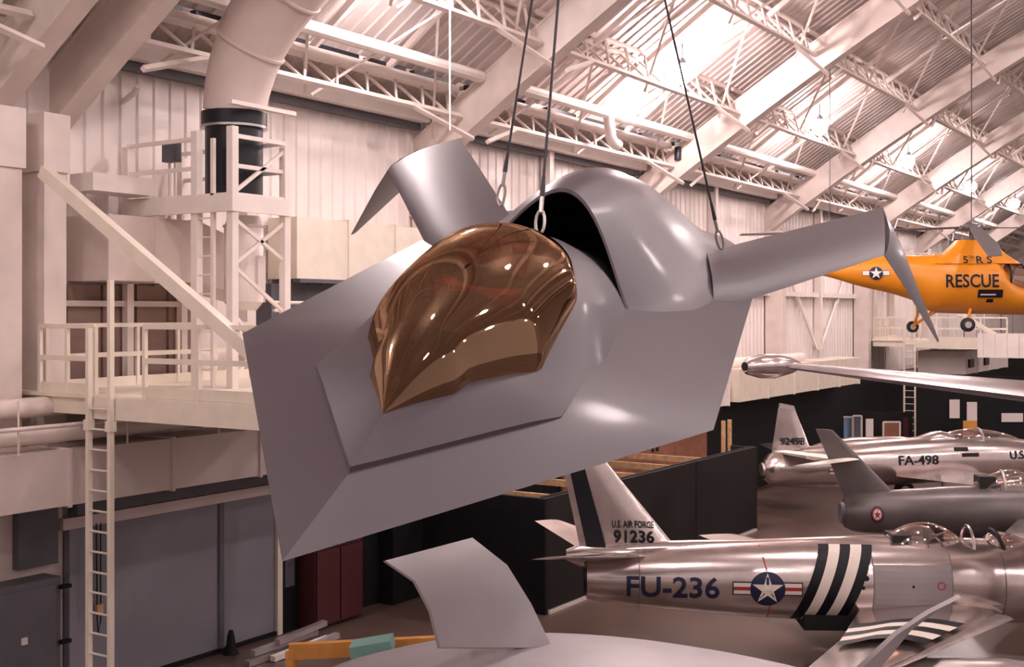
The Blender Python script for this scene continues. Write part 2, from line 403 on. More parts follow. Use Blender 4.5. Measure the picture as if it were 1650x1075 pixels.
def bbase(x, y):
    wd = max(bw(x), 1e-4); s = min(abs(y)/wd, 1.); zc = pw(x, ZCH); zr = pw(x, ZR)
    k = pw(x, [(0,1.),(2.5,1.),(4,1.5),(8,1.6),(14,1.2)])
    return zc+(zr-zc)*(1-s)**k
xs = [0,.15,.35,.665,1.,1.4,1.85,2.2,2.52,2.9,3.3,3.8,4.3,4.8,5.4,6.1,6.8,7.6,8.5,9.4,10.2,11,11.8,12.4,13.0]
def hull_rings(top):
    rings = []
    for x in xs:
        wd = bw(x); r = []
        for k in range(-14, 15):
            s = k/14; y = s*wd
            r.append(Vector((x, y, bbase(x, y) if top else pw(x, ZCH)-pw(x, DEP)*(1-s*s)-.0)))
        rings.append(r)
    return rings
mb = MB(); mb.loft(hull_rings(True), False, False); mb.loft(hull_rings(False), False, False)
bm_o = mb.build('fuselage', 'bird', bird, True, True, 14)
# raised cockpit section
WC = [(.64,0),(1.85,.655),(3.0,.70),(4.4,.60),(5.2,.48)]
CT = [(.64,.145),(1.01,.30),(1.42,.45),(2.08,.56),(2.94,.73),(3.4,.795),(3.98,.745),(4.5,.63),(5.2,.50)]
PP = [(.64,1.),(1.42,1.25),(2.08,1.25),(2.94,2.6),(3.4,2.4),(5.2,2.2)]
def cab(x, y):
    wc = max(pw(x, WC), 1e-4); s = min(abs(y)/wc, 1.)
    ze = bbase(x, wc)+.022*pw(x, [(.64,1.),(1.6,1.),(1.95,.0)])
    return ze+(max(sm(x, CT), ze+.003)-ze)*(1-s**pw(x, PP))
cx_ = [.64,.8,1.0,1.2,1.42,1.65,1.85,2.08,2.35,2.65,2.94,3.2,3.4,3.7,4.0,4.3,4.6,4.9,5.2]
rings = []
for x in cx_:
    wc = pw(x, WC); r = [Vector((x, -wc, bbase(x, wc)-.04))]
    r += [Vector((x, wc*k/16, cab(x, wc*k/16))) for k in range(-16, 17)]+[Vector((x, wc, bbase(x, wc)-.04))]
    rings.append(r)
mb = MB(); mb.loft(rings, False, False); mb.build('cockpit_fairing', 'bird', bird, True, True, 24)
# canopy
SILL = [(1.0,0),(1.42,.225),(1.50,.228),(2.08,.475),(2.94,.475),(3.3,.36),(3.52,.18),(3.6,.0)]
CAN = [(1.0,.295),(1.25,.50),(1.5,.655),(2.0,.835),(2.6,.925),(3.1,.915),(3.4,.86),(3.6,.80)]
def can_rings(off):
    rr = []
    for i in range(41):
        x = 1.0+2.6*i/40; wd = pw(x, SILL)+.0; zt = sm(x, CAN); r = []
        zs = cab(x, wd)+.004
        zt = max(zt, zs)
        for k in range(-16, 17):
            a = k/16*math.pi/2; y = wd*math.sin(a); q = math.cos(a)**1.12
            r.append(Vector((x, y, zs+(zt-zs)*q+off)))
        rr.append(r)
    return rr
mb = MB(); mb.loft(can_rings(0), False, False); cano = mb.build('canopy', 'gold', bird, True, True, 60)
tag(cano, 'bronze gold tinted bubble canopy with zigzag edges')
# cockpit interior under the glass
mb = MB(); rings = []
for x in [1.15,1.42,1.52,2.08,2.5,2.94,3.3,3.45]:
    wd = pw(x, SILL)*.93; rings.append([Vector((x, wd*k/6, cab(x, wd*k/6)+.012)) for k in range(-6, 7)])
mb.loft(rings, False, False); mb.build('cockpit_floor', 'tub', bird, True, True)
mb = MB(); mb.box((2.72,-.2,.55), (2.88,.2,.84)); mb.box((2.35,-.22,.50), (2.75,.22,.64)); st = mb.build('ejection_seat', 'seat', bird, local=True)
MB().box((2.66,-.10,.74), (2.78,.10,.88)).build('headrest', 'seat', st, local=True)
MB().box((1.65,-.2,.40), (1.9,.2,.56)).build('instrument_panel', 'tub', bird, local=True)
# engine cowl with intake mouth
WB = [(4.3,.60),(4.7,.93),(5.2,1.18),(6.3,1.38),(8,1.27),(11,.79),(13,.09)]
HT = [(4.3,.97),(4.7,1.0),(5.6,1.055),(6.5,1.03),(7.4,.93),(8.5,.78),(10,.54),(11,.37),(12.2,.11),(13,-.05)]
AE = [(4.3,1.3),(4.45,2.2),(4.7,2.75),(5.2,2.9),(6,3.0),(8,3.2),(13,2.5)]
def cowl(x, y, d=0.):
    wb = pw(x, WB)-d; s = min(abs(y)/wb, 1.); h = sm(x, HT)-d
    return bbase(x, math.hypot(y, .32))-.002+(h-bbase(x, .32))*(1-s*s)**pw(x, AE)
def cowl_rings(d, x1, st):
    rr = []
    for i in range(st+1):
        r = []
        for k in range(-18, 19):
            s = k/18; x0 = 4.70-.33*abs(s)**1.2; x = x0+(x1-x0)*(i/st)**1.3; y = s*(pw(x, WB)-d)
            r.append(Vector((x, y, cowl(x, y, d))))
        rr.append(r)
    return rr
mb = MB(); o_ = cowl_rings(0, 12.95, 44); mb.loft(o_, False, False)
mb.build('engine_cowl', 'bird', bird, True, True, 40)
i_ = cowl_rings(.035, 6.2, 10)
mb = MB(); mb.loft([o_[0], [p+Vector((-.012,0,-.008)) for p in [lerp(a, b, .5) for a, b in zip(o_[0], i_[0])]], i_[0]], False, False); mb.build('intake_lip', 'bird', bird, True, True)
mb = MB(); mb.loft(i_, False, False); mb.loft([i_[-1], [Vector((6.2, p.y, .2)) for p in i_[-1]]], False, False)
rings = []
for i in range(8):
    x = 4.5+1.7*i/7; wd = .60; rings.append([Vector((x, wd*k/8, max(bbase(x, wd*k/8), cab(min(x, 5.2), wd*k/8) if abs(wd*k/8) < pw(x, WC) else 0)+.006)) for k in range(-8, 9)])
mb.loft(rings, False, False); mb.build('intake_duct', 'birdin', bird, True, True)
# wings with a sharp downward bend
def foil(le, te, th, up):
    le, te = Vector(le), Vector(te); up = Vector(up).normalized(); c = te-le
    ks = [(0,0),(.06,.45),(.2,.85),(.4,1.),(.7,.6),(1,0)]
    topp = [le+c*a+up*th*h*.6 for a, h in ks]; bot = [le+c*a-up*th*h*.4 for a, h in ks[1:-1]]
    return topp+bot[::-1]
for s, lab in ((-1, 'bent wing on the side nearer the helicopter'), (1, 'bent wing on the side of the white wall')):
    P = lambda x, y, z: (x, s*y, z)
    mb = MB(); mb.loft([foil(P(5.55,1.15,.14), P(7.25,.93,.35), .14, (0,0,1)), foil(P(6.046,1.397,.2), P(7.9,1.2,.405), .14, (0,0,1)),
                        foil(P(8.312,2.554,.471), P(11.5,2.69,.655), .12, (0,0,1))])
    wi = mb.build('wing', 'bird', bird, True, True, 50); tag(wi, lab)
    mb = MB(); nn = Vector((0, s*.75, .6))
    mb.loft([foil(P(8.312,2.554,.471), P(11.5,2.69,.655), .12, nn), foil(P(8.75,2.82,.17), P(11.2,2.95,.30), .10, nn), foil(P(9.85,3.43,-.56), P(10.15,3.46,-.56), .02, nn)])
    mb.build('wing_tip_panel', 'bird', wi, True, True, 50)
def bp(x, y, z): return BM @ Vector((x, -y, z))      # y to port
# cables and shackles holding it
hook = cw((945-CXP)/FPX*10.2, (CYP+553)/FPX*10.2, 10.2)
def shackle(p, q, label):
    t = thing('suspension_cable', label, 'cable', p, group='cables holding the grey stealth aircraft')
    d = (q-p).normalized(); a = p+d*.34
    MB().tube([a, q], .011, 6).build('wire', 'cable', t)
    MB().tube([p+d*.28, a+d*.10], [.02, .013], 8).build('socket', 'cable', t)
    sd = d.cross(FWD).normalized()
    pts = [p+sd*(.03)*math.sin(k*math.pi/6)+d*(.09-.09*math.cos(k*math.pi/6)) for k in range(13)]
    MB().tube(pts, .011, 6).build('shackle', 'chrome', t, True)
    MB().tube([p+d*.16, p+d*.3], .016, 8).build('turnbuckle', 'chrome', t, True)
shackle(bp(3.95, 0, .75), hook, 'cable shackled behind the gold canopy in the intake mouth')
shackle(bp(5.75, -.71, .65), hook, 'cable fixed to the shoulder by the tail side facing the white wall')
shackle(bp(7.4, 1.05, .385), hook, 'cable fixed at the wing root nearest the helicopter')
t = thing('hook_block', 'black hoist hook block joining the aircraft cables above the frame', 'hook', hook)
MB().box(hook-Vector((.12,.12,0)), hook+Vector((.12,.12,.4))).build('block', 'blackm', t)
MB().tube([hook+Vector((0,0,.4)), Vector((hook.x, hook.y, zskin(hook.y)))], .02, 6).build('wire', 'cable', t)

# ------------------------------------------------------------------ left service platform, its tower and ladder (built twice along the wall)
DK = 5.25
def rail(root, pts, z, posts, name='guard_rail', m='cream', h=1.05):
    r = MB()
    r.beam(Vector(pts[0])+Vector((0,0,z+h)), Vector(pts[1])+Vector((0,0,z+h)), .07, .07); g = r.build(name, m, root)
    o = MB().beam(Vector(pts[0])+Vector((0,0,z+h*.52)), Vector(pts[1])+Vector((0,0,z+h*.52)), .05, .08).build('mid_rail', m, root)
    MB().beam(Vector(pts[0])+Vector((0,0,z+.08)), Vector(pts[1])+Vector((0,0,z+.08)), .02, .16).build('toe_board', m, root)
    for k in range(posts):
        p = Vector(pts[0]).lerp(Vector(pts[1]), k/(posts-1)); MB().box((p.x-.03, p.y-.03, z-.1), (p.x+.03, p.y+.03, z+h)).build('rail_post', m, root)
def platform(dx, la, lb, lc, ld):
    x0 = 12.2+dx
    t = thing('service_platform', la, 'platform', (x0+2, 14, DK-.3))
    MB().box((x0, 10.9, DK-.06), (x0+5.2, 17.7, DK)).build('deck', 'cream', t)
    MB().box((x0-.06, 10.9, DK-.36), (x0+.10, 15.55, DK-.02)).build('edge_beam', 'cream', t)
    MB().box((x0+.06, 15.55, DK-.32), (x0+.22, 17.0, DK-.02)).build('edge_beam', 'cream', t)
    MB().box((x0, 10.84, DK-.36), (x0+5.2, 11.0, DK-.02)).build('edge_beam', 'cream', t)
    for k in range(4): MB().box((x0+.5+k*1.4, 11, DK-.3), (x0+.6+k*1.4, 17.6, DK-.06)).build('joist', 'steel', t)
    rail(t, ((x0, 10.95, 0), (x0, 14.35, 0)), DK, 4); rail(t, ((x0+.1, 15.6, 0), (x0+.1, 16.95, 0)), DK, 3)
    rail(t, ((x0+.25, 17.0, 0), (x0+5.1, 17.3, 0)), DK, 6)
    MB().beam((x0-.02, 16.7, 8.75), (x0-.02, 10.95, DK-.02), .16, .20).build('tie_brace', 'cream', t)
    # ladder
    l = thing('access_ladder', lb, 'ladder', (x0-.12, 15.2, 0))
    for y, h in ((15.47, 6.27), (14.97, 7.0)):
        MB().box((x0-.16, y-.035, 0), (x0-.08, y+.035, h)).build('stile', 'cream', l)
        MB().box((x0-.18, y-.06, 4.72), (x0-.06, y+.06, 4.88)).build('clamp', 'cream', l)
    rg = MB().tube([(x0-.12, 14.97, .4), (x0-.12, 15.47, .4)], .018, 6).build('rung', 'cream', l)
    for k in range(1, 16):
        o = rg.copy(); col.objects.link(o); o.parent = l; o.location = (0, 0, .31*k)
    # tower
    tx, ty = 14.5+dx, 14.9; tx2, ty2 = tx+1.25, 17.5; Z2 = 8.42
    s = thing('scaffold_tower', lc, 'scaffold', (tx+.6, ty+1.3, DK))
    for x, y, h in ((tx, ty, 9.62), (tx2, ty, 9.4), (tx, ty+.85, 9.6), (tx, ty2, 9.45), (tx2, ty2, 9.4)):
        MB().box((x-.07, y-.07, DK), (x+.07, y+.07, h)).build('post', 'white', s)
    MB().box((tx-.05, ty-.05, Z2), (tx2+.05, ty2, Z2+.10)).build('upper_deck', 'white', s)
    MB().box((tx-.12, ty-.12, Z2-.22), (tx-.03, ty2+.05, Z2+.06)).build('deck_beam', 'white', s)
    MB().box((tx-.03, ty-.10, Z2-.22), (tx2+.05, ty-.03, Z2+.06)).build('deck_beam', 'white', s)
    for z in (Z2+.55, Z2+1.05):
        MB().beam((tx, ty+.85, z), (tx, ty2, z), .05, .07).build('guard_rail', 'white', s)
        MB().beam((tx, ty, z), (tx2, ty, z), .05, .07).build('guard_rail', 'white', s)
        MB().beam((tx2, ty, z), (tx2, ty2, z), .05, .07).build('guard_rail', 'white', s)
    for a, b in (((tx, ty, 5.4), (tx2, ty, 6.5)), ((tx2, ty, 6.5), (tx, ty, 7.3)), ((tx, ty, 7.3), (tx2, ty, 8.1)), ((tx, ty, 8.5), (tx2, ty, 9.35)), ((tx, ty, 6.5), (tx2, ty, 5.4)), ((tx, ty, 8.1), (tx2, ty, 7.4))):
        MB().beam(a, b, .05, .06).build('cross_brace', 'white', s)
    MB().box((tx-.05, ty+.40, DK), (tx+.01, ty+.47, 9.45)).build('ladder_stile', 'white', s)
    for k in range(10):
        MB().tube([(tx-.02, ty+.45, DK+.3+.32*k), (tx-.02, ty+.82, DK+.3+.32*k)], .015, 6).build('ladder_rung', 'white', s)
    if dx == 0:
        cx, cy = tx+.74, ty+.72
        f = thing('flue_connector', 'black cylindrical duct connector standing on the tower top deck', 'duct', (cx, cy, Z2+.1))
        MB().tube([(cx, cy, Z2+.1), (cx, cy, 9.75)], .50, 20).build('shell', 'blackm', f, True)
        MB().tube([(cx, cy, 9.75), (cx, cy, 10.0)], .57, 20).build('collar', 'blackm', f, True)
        MB().tube([(cx, cy, 9.72), (cx, cy, 9.76)], .58, 20).build('clamp_band', 'chrome', f, True)
        d = thing('curved_duct', 'large pale round duct bending up from the black connector into the roof', 'duct', (cx, cy, 10))
        pts = []; p = Vector((cx, cy, 10.0))
        for k in range(11):
            a = math.radians(min(10+8*k, 46)); pts.append(p.copy()); p = p+(Vector((.05, -1, 0))*math.sin(a)+Vector((.0, 0, 1))*math.cos(a))*.40
        MB().tube(pts, [.54+.02*min(k, 7) for k in range(11)], 24).build('shell', 'duct', d, True)
        for k in (3, 6, 9): MB().tube([pts[k], pts[k]+(pts[k+1]-pts[k])*.12], .56+.02*min(k, 7)+.02, 24).build('seam_band', 'duct', d, True)
        MB().box((cx-.75, cy-.72, 10.0), (cx+.8, cy-.60, 10.07)).build('support_angle', 'white', d)
        g = thing('white_drum', 'white cylindrical tank hanging inside the tower below the upper deck', 'tank', (tx+.85, ty+.5, 6.5))
        MB().tube([(tx+.85, ty+.6, 6.55), (tx+.85, ty+.6, 6.7), (tx+.85, ty+.6, 8.0), (tx+.85, ty+.6, 8.2)], [.22, .34, .34, .28], 18).build('shell', 'white', g, True)
        MB().tube([(tx+.85, ty+.6, 8.0), (tx+.85, ty+.6, 8.04)], .36, 18).build('band', 'duct', g, True)
        MB().box((tx+.80, ty+.2, 6.9), (tx+.98, ty+.28, 7.5)).build('label_plate', 'paper', g)
        c = thing('control_box', 'small grey control box on a post behind the tower rail', 'box', (tx+.3, ty2-.75, Z2+.1))
        MB().box((tx+.2, ty2-.95, Z2+.75), (tx+.38, ty2-.65, Z2+1.1)).build('enclosure', 'gdark', c)
        for q in (-.07, .07): MB().tube([(tx+.3, ty2-.8+q, Z2+.1), (tx+.3, ty2-.8+q, Z2+.8)], .02, 6).build('conduit', 'steel', c)
platform(0, 'cream steel service platform with guard rails at the left, held by a diagonal tie', 'long cream ladder climbing to the left platform', 'white steel tower carrying the black duct connector', '')
platform(45.8, 'distant cream service platform with guard rails below the yellow helicopter', 'distant cream ladder beside the metallic wing with tip pod', 'distant white steel tower behind the helicopter tail', '')

# ribbed parapet at the end of the far platform
pr = thing('ribbed_parapet', 'white ribbed parapet at the right end of the distant platform', 'parapet', (58.2, 11.5, DK-.5))
for k in range(9):
    a = at(1576+k*9.5, 545, X=57.9); b = at(1576+(k+1)*9.5, 545, X=57.9)
    MB().box((57.80 if k % 2 else 57.76, b.y, DK-.75), (57.92, a.y, DK+.35)).build('ribbed_sheet', 'white', pr)
# ducts above the left platform
def duct_run(label, a, b, y0, y1, z0, z1, n, m='duct', name='rectangular_duct', group=None):
    t = thing(name, label, 'duct', ((a+b)/2, (y0+y1)/2, z0), group=group); L = (b-a)/n
    for k in range(n):
        MB().box((a+k*L+.01, y0, z0), (a+(k+1)*L-.01, y1, z1)).build('duct_section', m, t)
        MB().box((a+(k+1)*L-.03, y0-.03, z0-.03), (a+(k+1)*L+.03, y1, z1+.03)).build('flange', m, t)
    return t
P0 = at(106, 400, Y=16.9); P1 = at(330, 400, Y=16.9)
t = duct_run('large rectangular pale duct behind the left tower at head height', 13.3, 15.3, 16.55, 17.7, 7.05, 8.15, 2, 'duct')
mb = MB(); mb.loft([[(15.3,16.55,7.05),(15.3,17.7,7.05),(15.3,17.7,8.15),(15.3,16.55,8.15)], [(16.3,15.9,6.7),(16.3,16.9,6.7),(16.3,16.9,7.6),(16.3,15.9,7.6)]]); mb.build('reducer', 'duct', t)
t = duct_run('pale rectangular wall duct right of the tower, behind the aircraft wing tip', 18.2, 23.0, 16.9, 17.7, 7.2, 8.45, 3, 'cream')
MB().box((18.2, 16.8, 7.12), (20.3, 17.0, 7.2)).build('drip_tray', 'gdark', t)
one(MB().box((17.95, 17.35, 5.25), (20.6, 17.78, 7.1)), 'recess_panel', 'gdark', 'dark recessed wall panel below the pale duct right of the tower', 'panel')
bw_ = thing('wall_shade', 'brown ribbed sheets standing in for wall shade behind the left platform rails, below the large duct', 'siding', (15, 17.7, DK))  # brown sheets put the shade behind the deck into colour
for k in range(9): MB().box((12.95+k*.37, 17.62 if k % 2 else 17.66, DK), (12.95+(k+1)*.37-.02, 17.755, 7.0)).build('shade_sheet', 'shadebrown', bw_)
MB().box((12.95, 17.5, 6.62), (16.25, 17.61, 6.72)).build('wall_rail', 'duct', bw_)
t = thing('handrail', 'bent cream tube handrail right of the tower', 'handrail', (18, 16.5, DK))
for z in (6.55, 6.7):
    MB().tube([(16.2,15.6,z), (17.6,15.9,z), (18.0,15.85,z-.08), (18.25,15.7,z-.4), (18.3,15.68,DK-.1)], .03, 8).build('tube', 'cream', t, True)
one(MB().box((13.2, 16.8, 8.55), (14.5, 17.4, 8.85)), 'wall_beam', 'white', 'short white beam between the left column and the tower deck', 'beam')
one(MB().tube([(14.6,17.79,10.3), (14.3,17.1,10.35), (14.25,16.95,10.45)], .05, 8), 'stub_pipe', 'steel', 'small stub pipe with open end on the wall above the left platform', 'pipe', smooth=True)

# long duct and pipes low along the wall
t = duct_run('long pinkish rectangular duct along the wall below the left platform', 8, 20.4, 16.0, 17.0, 3.52, 4.38, 6, 'duct')
g = MB(); g.box((16.45, 15.93, 3.72), (17.85, 16.0, 4.13)); gr = g.build('grille_frame', 'duct', t)
MB().box((16.62, 15.9, 3.78), (17.8, 15.94, 4.07)).build('grille_core', 'blackm', t)
for k in range(9): MB().box((16.66+k*.13, 15.87, 3.78), (16.70+k*.13, 15.92, 4.07)).build('grille_bar', 'gdark', t)
for k, (y, z, r, nm) in enumerate(((16.3, 4.62, .14, 'lower'), (16.7, 5.02, .16, 'upper'))):
    one(MB().tube([(6, y, z), (21.5 if k == 0 else 13.9, y, z)], r, 12), 'wall_pipe', 'steel', '%s of two thick pale pipes above the left duct' % nm, 'pipe', 'thick pipes above the left duct', smooth=True)
one(MB().tube([(6, 15.9, 4.78), (21, 15.9, 4.78)], .035, 8), 'thin_conduit', 'steel', 'thin pale conduit in front of the thick pipes below the left platform', 'conduit', smooth=True)
for k, x in enumerate((11.2, 13.2, 15.2, 17.2)):
    one(MB().tube([(x, 15.95, 4.38), (x, 15.95, 5.2)], .015, 6), 'hanger_rod', 'steel', 'thin hanger rod holding the left duct, %s from the left' % ordn[k], 'rod', 'duct hanger rods')
t = duct_run('second pale wall duct emerging right of the grey aircraft nose edge', 20.6, 38.2, 16.0, 17.0, 3.42, 4.38, 8, 'white')
for x in (27.0, 32.6, 36.4):
    MB().box((x, 15.9, 3.75), (x+.9, 16.0, 4.1)).build('outlet_frame', 'white', t); MB().box((x+.15, 15.87, 3.8), (x+.75, 15.92, 4.05)).build('outlet_grille', 'blackm', t)
one(MB().tube([(20, 16.6, 4.75), (47, 16.6, 4.75)], .2, 12), 'wall_pipe', 'white', 'thick white pipe above the wall duct right of the grey aircraft', 'pipe', smooth=True)
t = duct_run('distant pale wall duct left of the distant ladder', 38.6, 52, 15.8, 17.0, 3.5, 4.6, 5, 'cream')
t2 = duct_run('distant white box duct hanging below the far platform', 60, 70, 13.2, 15.4, 3.6, 4.7, 4, 'white')
for x in (60.5, 63, 66.5, 69.5): MB().tube([(x, 14.3, 4.7), (x, 14.3, 5.2 if x < 63.2 else zskin(14.3))], .03, 6).build('hanger', 'steel', t2)
for x in (60.6, 64.0): MB().box((x, 13.1, 3.9), (x+.9, 13.2, 4.3)).build('outlet_grille', 'blackm', t2)

# lower wall: grey door, black wall, red lockers
one(MB().box((4, 17.46, 0), (13.1, 17.74, 3.5)), 'wall_plinth', 'duct', 'pale lower wall left of the grey door', 'wall', kind='structure').name = 'wall_lower_left'
d = thing('door_1', 'large grey folding hangar door below the duct', 'door', (15.7, 17.4, 0), kind='structure')
for a, b in ((13.3, 16.55), (16.6, 18.05)):
    MB().box((a, 17.36, .08), (b, 17.44, 2.86)).build('door_leaf', 'gdoor', d)
MB().box((13.0, 17.30, 2.87), (18.2, 17.5, 3.06)).build('lintel', 'duct', d)
MB().box((18.06, 17.28, 0), (18.2, 17.5, 2.87)).build('jamb', 'cream', d); MB().box((13.12, 17.30, 0), (13.28, 17.5, 2.87)).build('jamb', 'gdoor', d)
MB().box((16.52, 17.32, .08), (16.64, 17.36, 2.86)).build('centre_strip', 'gdark', d)
MB().box((13.2, 17.2, 3.1), (18.2, 17.46, 3.3)).build('track', 'gdark', d)
MB().box((13.3, 17.30, 0), (18.05, 17.46, .08)).build('threshold', 'black', d)
one(MB().tube([(13.75,17.3,2.9), (13.75,17.3,1.2), (13.7,17.3,1.0), (13.68,17.3,1.25), (13.66,17.3,2.9)], .012, 6), 'door_cord', 'blackm', 'dark pull cord hanging by the left edge of the grey door', 'cord')
one(MB().box((13.64,17.24,1.35), (13.76,17.32,1.5)), 'cord_switch', 'tan', 'small tan switch box on the hanging door cord', 'switch')
one(MB().tube([(16.6,17.1,0), (16.6,17.1,.1), (16.6,17.1,.35), (16.6,17.1,.45)], [.16,.10,.07,.04], 10), 'fire_bottle', 'black', 'small black bollard at the foot of the grey door', 'bollard', smooth=True)
c = thing('electrical_cabinet', 'dark grey electrical cabinet at the bottom left corner', 'cabinet', (12.0, 17.2, 0))
MB().box((11.0, 17.0, .15), (12.72, 17.45, 2.2)).build('body', 'gdark', c); MB().box((11.1, 16.95, .25), (12.6, 17.0, 2.1)).build('door', 'gdark', c)
for z in (.4, 1.1, 2.0): MB().box((12.68, 16.9, z), (12.86, 17.0, z+.06)).build('hinge', 'black', c)
MB().box((11.95, 16.92, 1.25), (12.05, 16.96, 1.36)).build('warning_label', 'paper', c)
one(MB().box((12.15, 17.3, 2.35), (12.9, 17.46, 3.3)), 'upper_panel_box', 'gdark', 'dark panel above the electrical cabinet', 'panel')
one(MB().box((21.3, 16.9, 0), (104, 17.7, 3.5)), 'wall_lower_black', 'black', 'black painted lower wall under the ducts', 'wall', kind='structure')
one(MB().box((18.22, 17.32, 0), (21.3, 17.7, 3.5)), 'wall_alcove_black', 'black', 'black alcove wall behind the red locker', 'wall', kind='structure')
t = thing('red_lockers', 'dark red double locker against the black wall below the aircraft nose', 'locker', (19.3, 17.1, 0))
MB().box((18.68, 16.85, .05), (20.16, 17.3, 2.3)).build('body', 'maroon', t)
for a, b in ((18.71, 19.40), (19.44, 20.13)):
    MB().box((a, 16.80, .1), (b, 16.85, 1.62)).build('lower_door', 'maroon', t); MB().box((a, 16.80, 1.66), (b, 16.85, 2.25)).build('upper_door', 'maroon', t)
    MB().box((a+.08, 16.78, 2.0), (a+.4, 16.80, 2.14)).build('label_card', 'paper', t)
for x in (19.34, 19.48): MB().box((x, 16.76, 1.68), (x+.03, 16.80, 1.78)).build('handle', 'chrome', t)
t = thing('wall_notice', 'grey notice board on the black wall beside the red locker', 'board', (18.4, 17.3, .9))
MB().box((18.28, 17.28, .92), (18.55, 17.32, 1.68)).build('board', 'gdark', t); MB().box((18.38, 17.26, 1.35), (18.43, 17.28, 1.42)).build('knob', 'chrome', t)

# dark exhibit enclosure with timber joists
t = thing('exhibit_enclosure', 'open topped dark grey exhibit enclosure with timber joists behind the silver jet tail', 'enclosure', (28.5, 14, 0))
for a, b in ((22.5, 25.35), (25.95, 30.2), (30.24, 34.5)):
    MB().box((a, 13.6, .1), (b, 13.72, 2.5)).build('wall_panel', 'char', t)
    MB().box((a, 13.55, 0), (b, 13.72, .07)).build('baseboard', 'paper', t)
MB().box((22.38, 13.6, 0), (22.5, 16.9, 2.5)).build('end_panel', 'black', t)
MB().box((34.5, 13.6, 0), (34.62, 14.4, 2.5)).build('end_panel', 'char', t)
for a in (23.2, 25.4, 27.4, 29.4, 31.4): MB().box((a, 13.7, 2.30), (a+.09, 16.85, 2.46)).build('joist', 'tan', t)
MB().box((22.5, 13.72, 2.44), (34.5, 13.80, 2.52)).build('top_plate', 'char', t)
MB().box((28.6, 16.8, 1.2), (38.2, 16.88, 2.75)).build('plywood_back', 'ply', t)
for a, b in ((30.6, 30.75), (30.9, 30.98), (34.0, 34.12), (34.3, 34.45)): MB().box((a, 16.77, 2.2), (b, 16.8, 2.5)).build('stencil_mark', 'ink', t)
for x in (35.9, 36.4): MB().box((x, 15.2, 0), (x+.12, 15.3, 3.1)).build('stud', 'tan', t)
MB().box((25.37, 13.62, .1), (25.45, 13.66, 2.3)).build('door_frame', 'tan', t); MB().box((25.37, 13.55, 2.2), (25.93, 13.62, 2.32)).build('door_frame', 'cream', t); MB().box((25.86, 13.56, 1.5), (25.93, 13.6, 2.3)).build('door_frame', 'cream', t)
MB().box((25.45, 13.66, 1.2), (25.9, 13.70, 2.2)).build('poster', 'navy', t)

# ------------------------------------------------------------------ aircraft on the floor and hanging
def frame_at(px, py, tt, a):                    # frame: x forward to the right of the picture, turned by a degrees towards the camera
    a = math.radians(a); f = RIGHT*math.cos(a)-FWD*math.sin(a); l = UP.cross(f); o = at(px, py, t=tt)
    return Matrix(((f.x, l.x, 0, o.x), (f.y, l.y, 0, o.y), (f.z, l.z, 1, 0), (0, 0, 0, 1)))
class Body:
    def __init__(s, tab): s.tab = tab
    def p(s, x): return tuple(sm(x, [(r[0], r[i]) for r in s.tab]) for i in (1, 2, 3))     # zc, hw, hh
    def side(s, x, z, eps=.018):
        zc, hw, hh = s.p(x); k = max(-.985, min(.985, (z-zc)/hh)); return Vector((x, -hw*math.sqrt(1-k*k)-eps, z))
    def build(s, name, m, root, n=48, st=60, pw_=1.0):
        x0, x1 = s.tab[0][0], s.tab[-1][0]; rings = []
        for i in range(st+1):
            x = x0+(x1-x0)*i/st; zc, hw, hh = s.p(x)
            rings.append([Vector((x, hw*math.cos(2*math.pi*k/n), zc+hh*math.sin(2*math.pi*k/n))) for k in range(n)])
        mb = MB(); mb.loft(rings); return mb.build(name, m, root, True, True, 50)
def surf(pts_le_te, th, name, m, root, up=(0,0,1), extra=None):   # wing or fin as a loft of foil sections
    mb = MB(); mb.loft([foil(a, b, h, up) for (a, b), h in zip(pts_le_te, th)]); return mb.build(name, m, root, True, True, 50)
def wheel(root, x, y, z, r, wd, name='wheel'):
    mb = MB(); mb.tube([(x, y-wd/2, z), (x, y-wd*.3, z), (x, y+wd*.3, z), (x, y+wd/2, z)], [r*.8, r, r, r*.8], 18); o = mb.build(name, 'rubber', root, True, True)
    MB().tube([(x, y-wd*.56, z), (x, y+wd*.56, z)], r*.48, 12).build('hub', 'silverd', o, True, True)
def bubble(root, x0, x1, zb, ht, hw, m='glass', name='canopy', peak=.45, n=14):
    mb = MB(); rings = []
    for i in range(19):
        u = i/18; x = lerp(x0, x1, u); e = math.sin(math.pi*u**(math.log(.5)/math.log(peak))); e = max(e, .0)**.65; r = []
        for k in range(n+1):
            a = math.pi*k/n; r.append(Vector((x, hw*(.25+.75*e)*math.cos(a), zb+ht*e*math.sin(a))))
        rings.append(r)
    mb.loft(rings, False, False); return mb.build(name, m, root, True, True, 60)
def arch_frame(root, x, zb, ht, hw, r=.025, m='silver', lean=0.):
    MB().tube([Vector((x+lean*math.sin(math.pi*k/12), hw*math.cos(math.pi*k/12), zb+ht*math.sin(math.pi*k/12))) for k in range(13)], r, 6).build('canopy_frame', m, root, True, True)
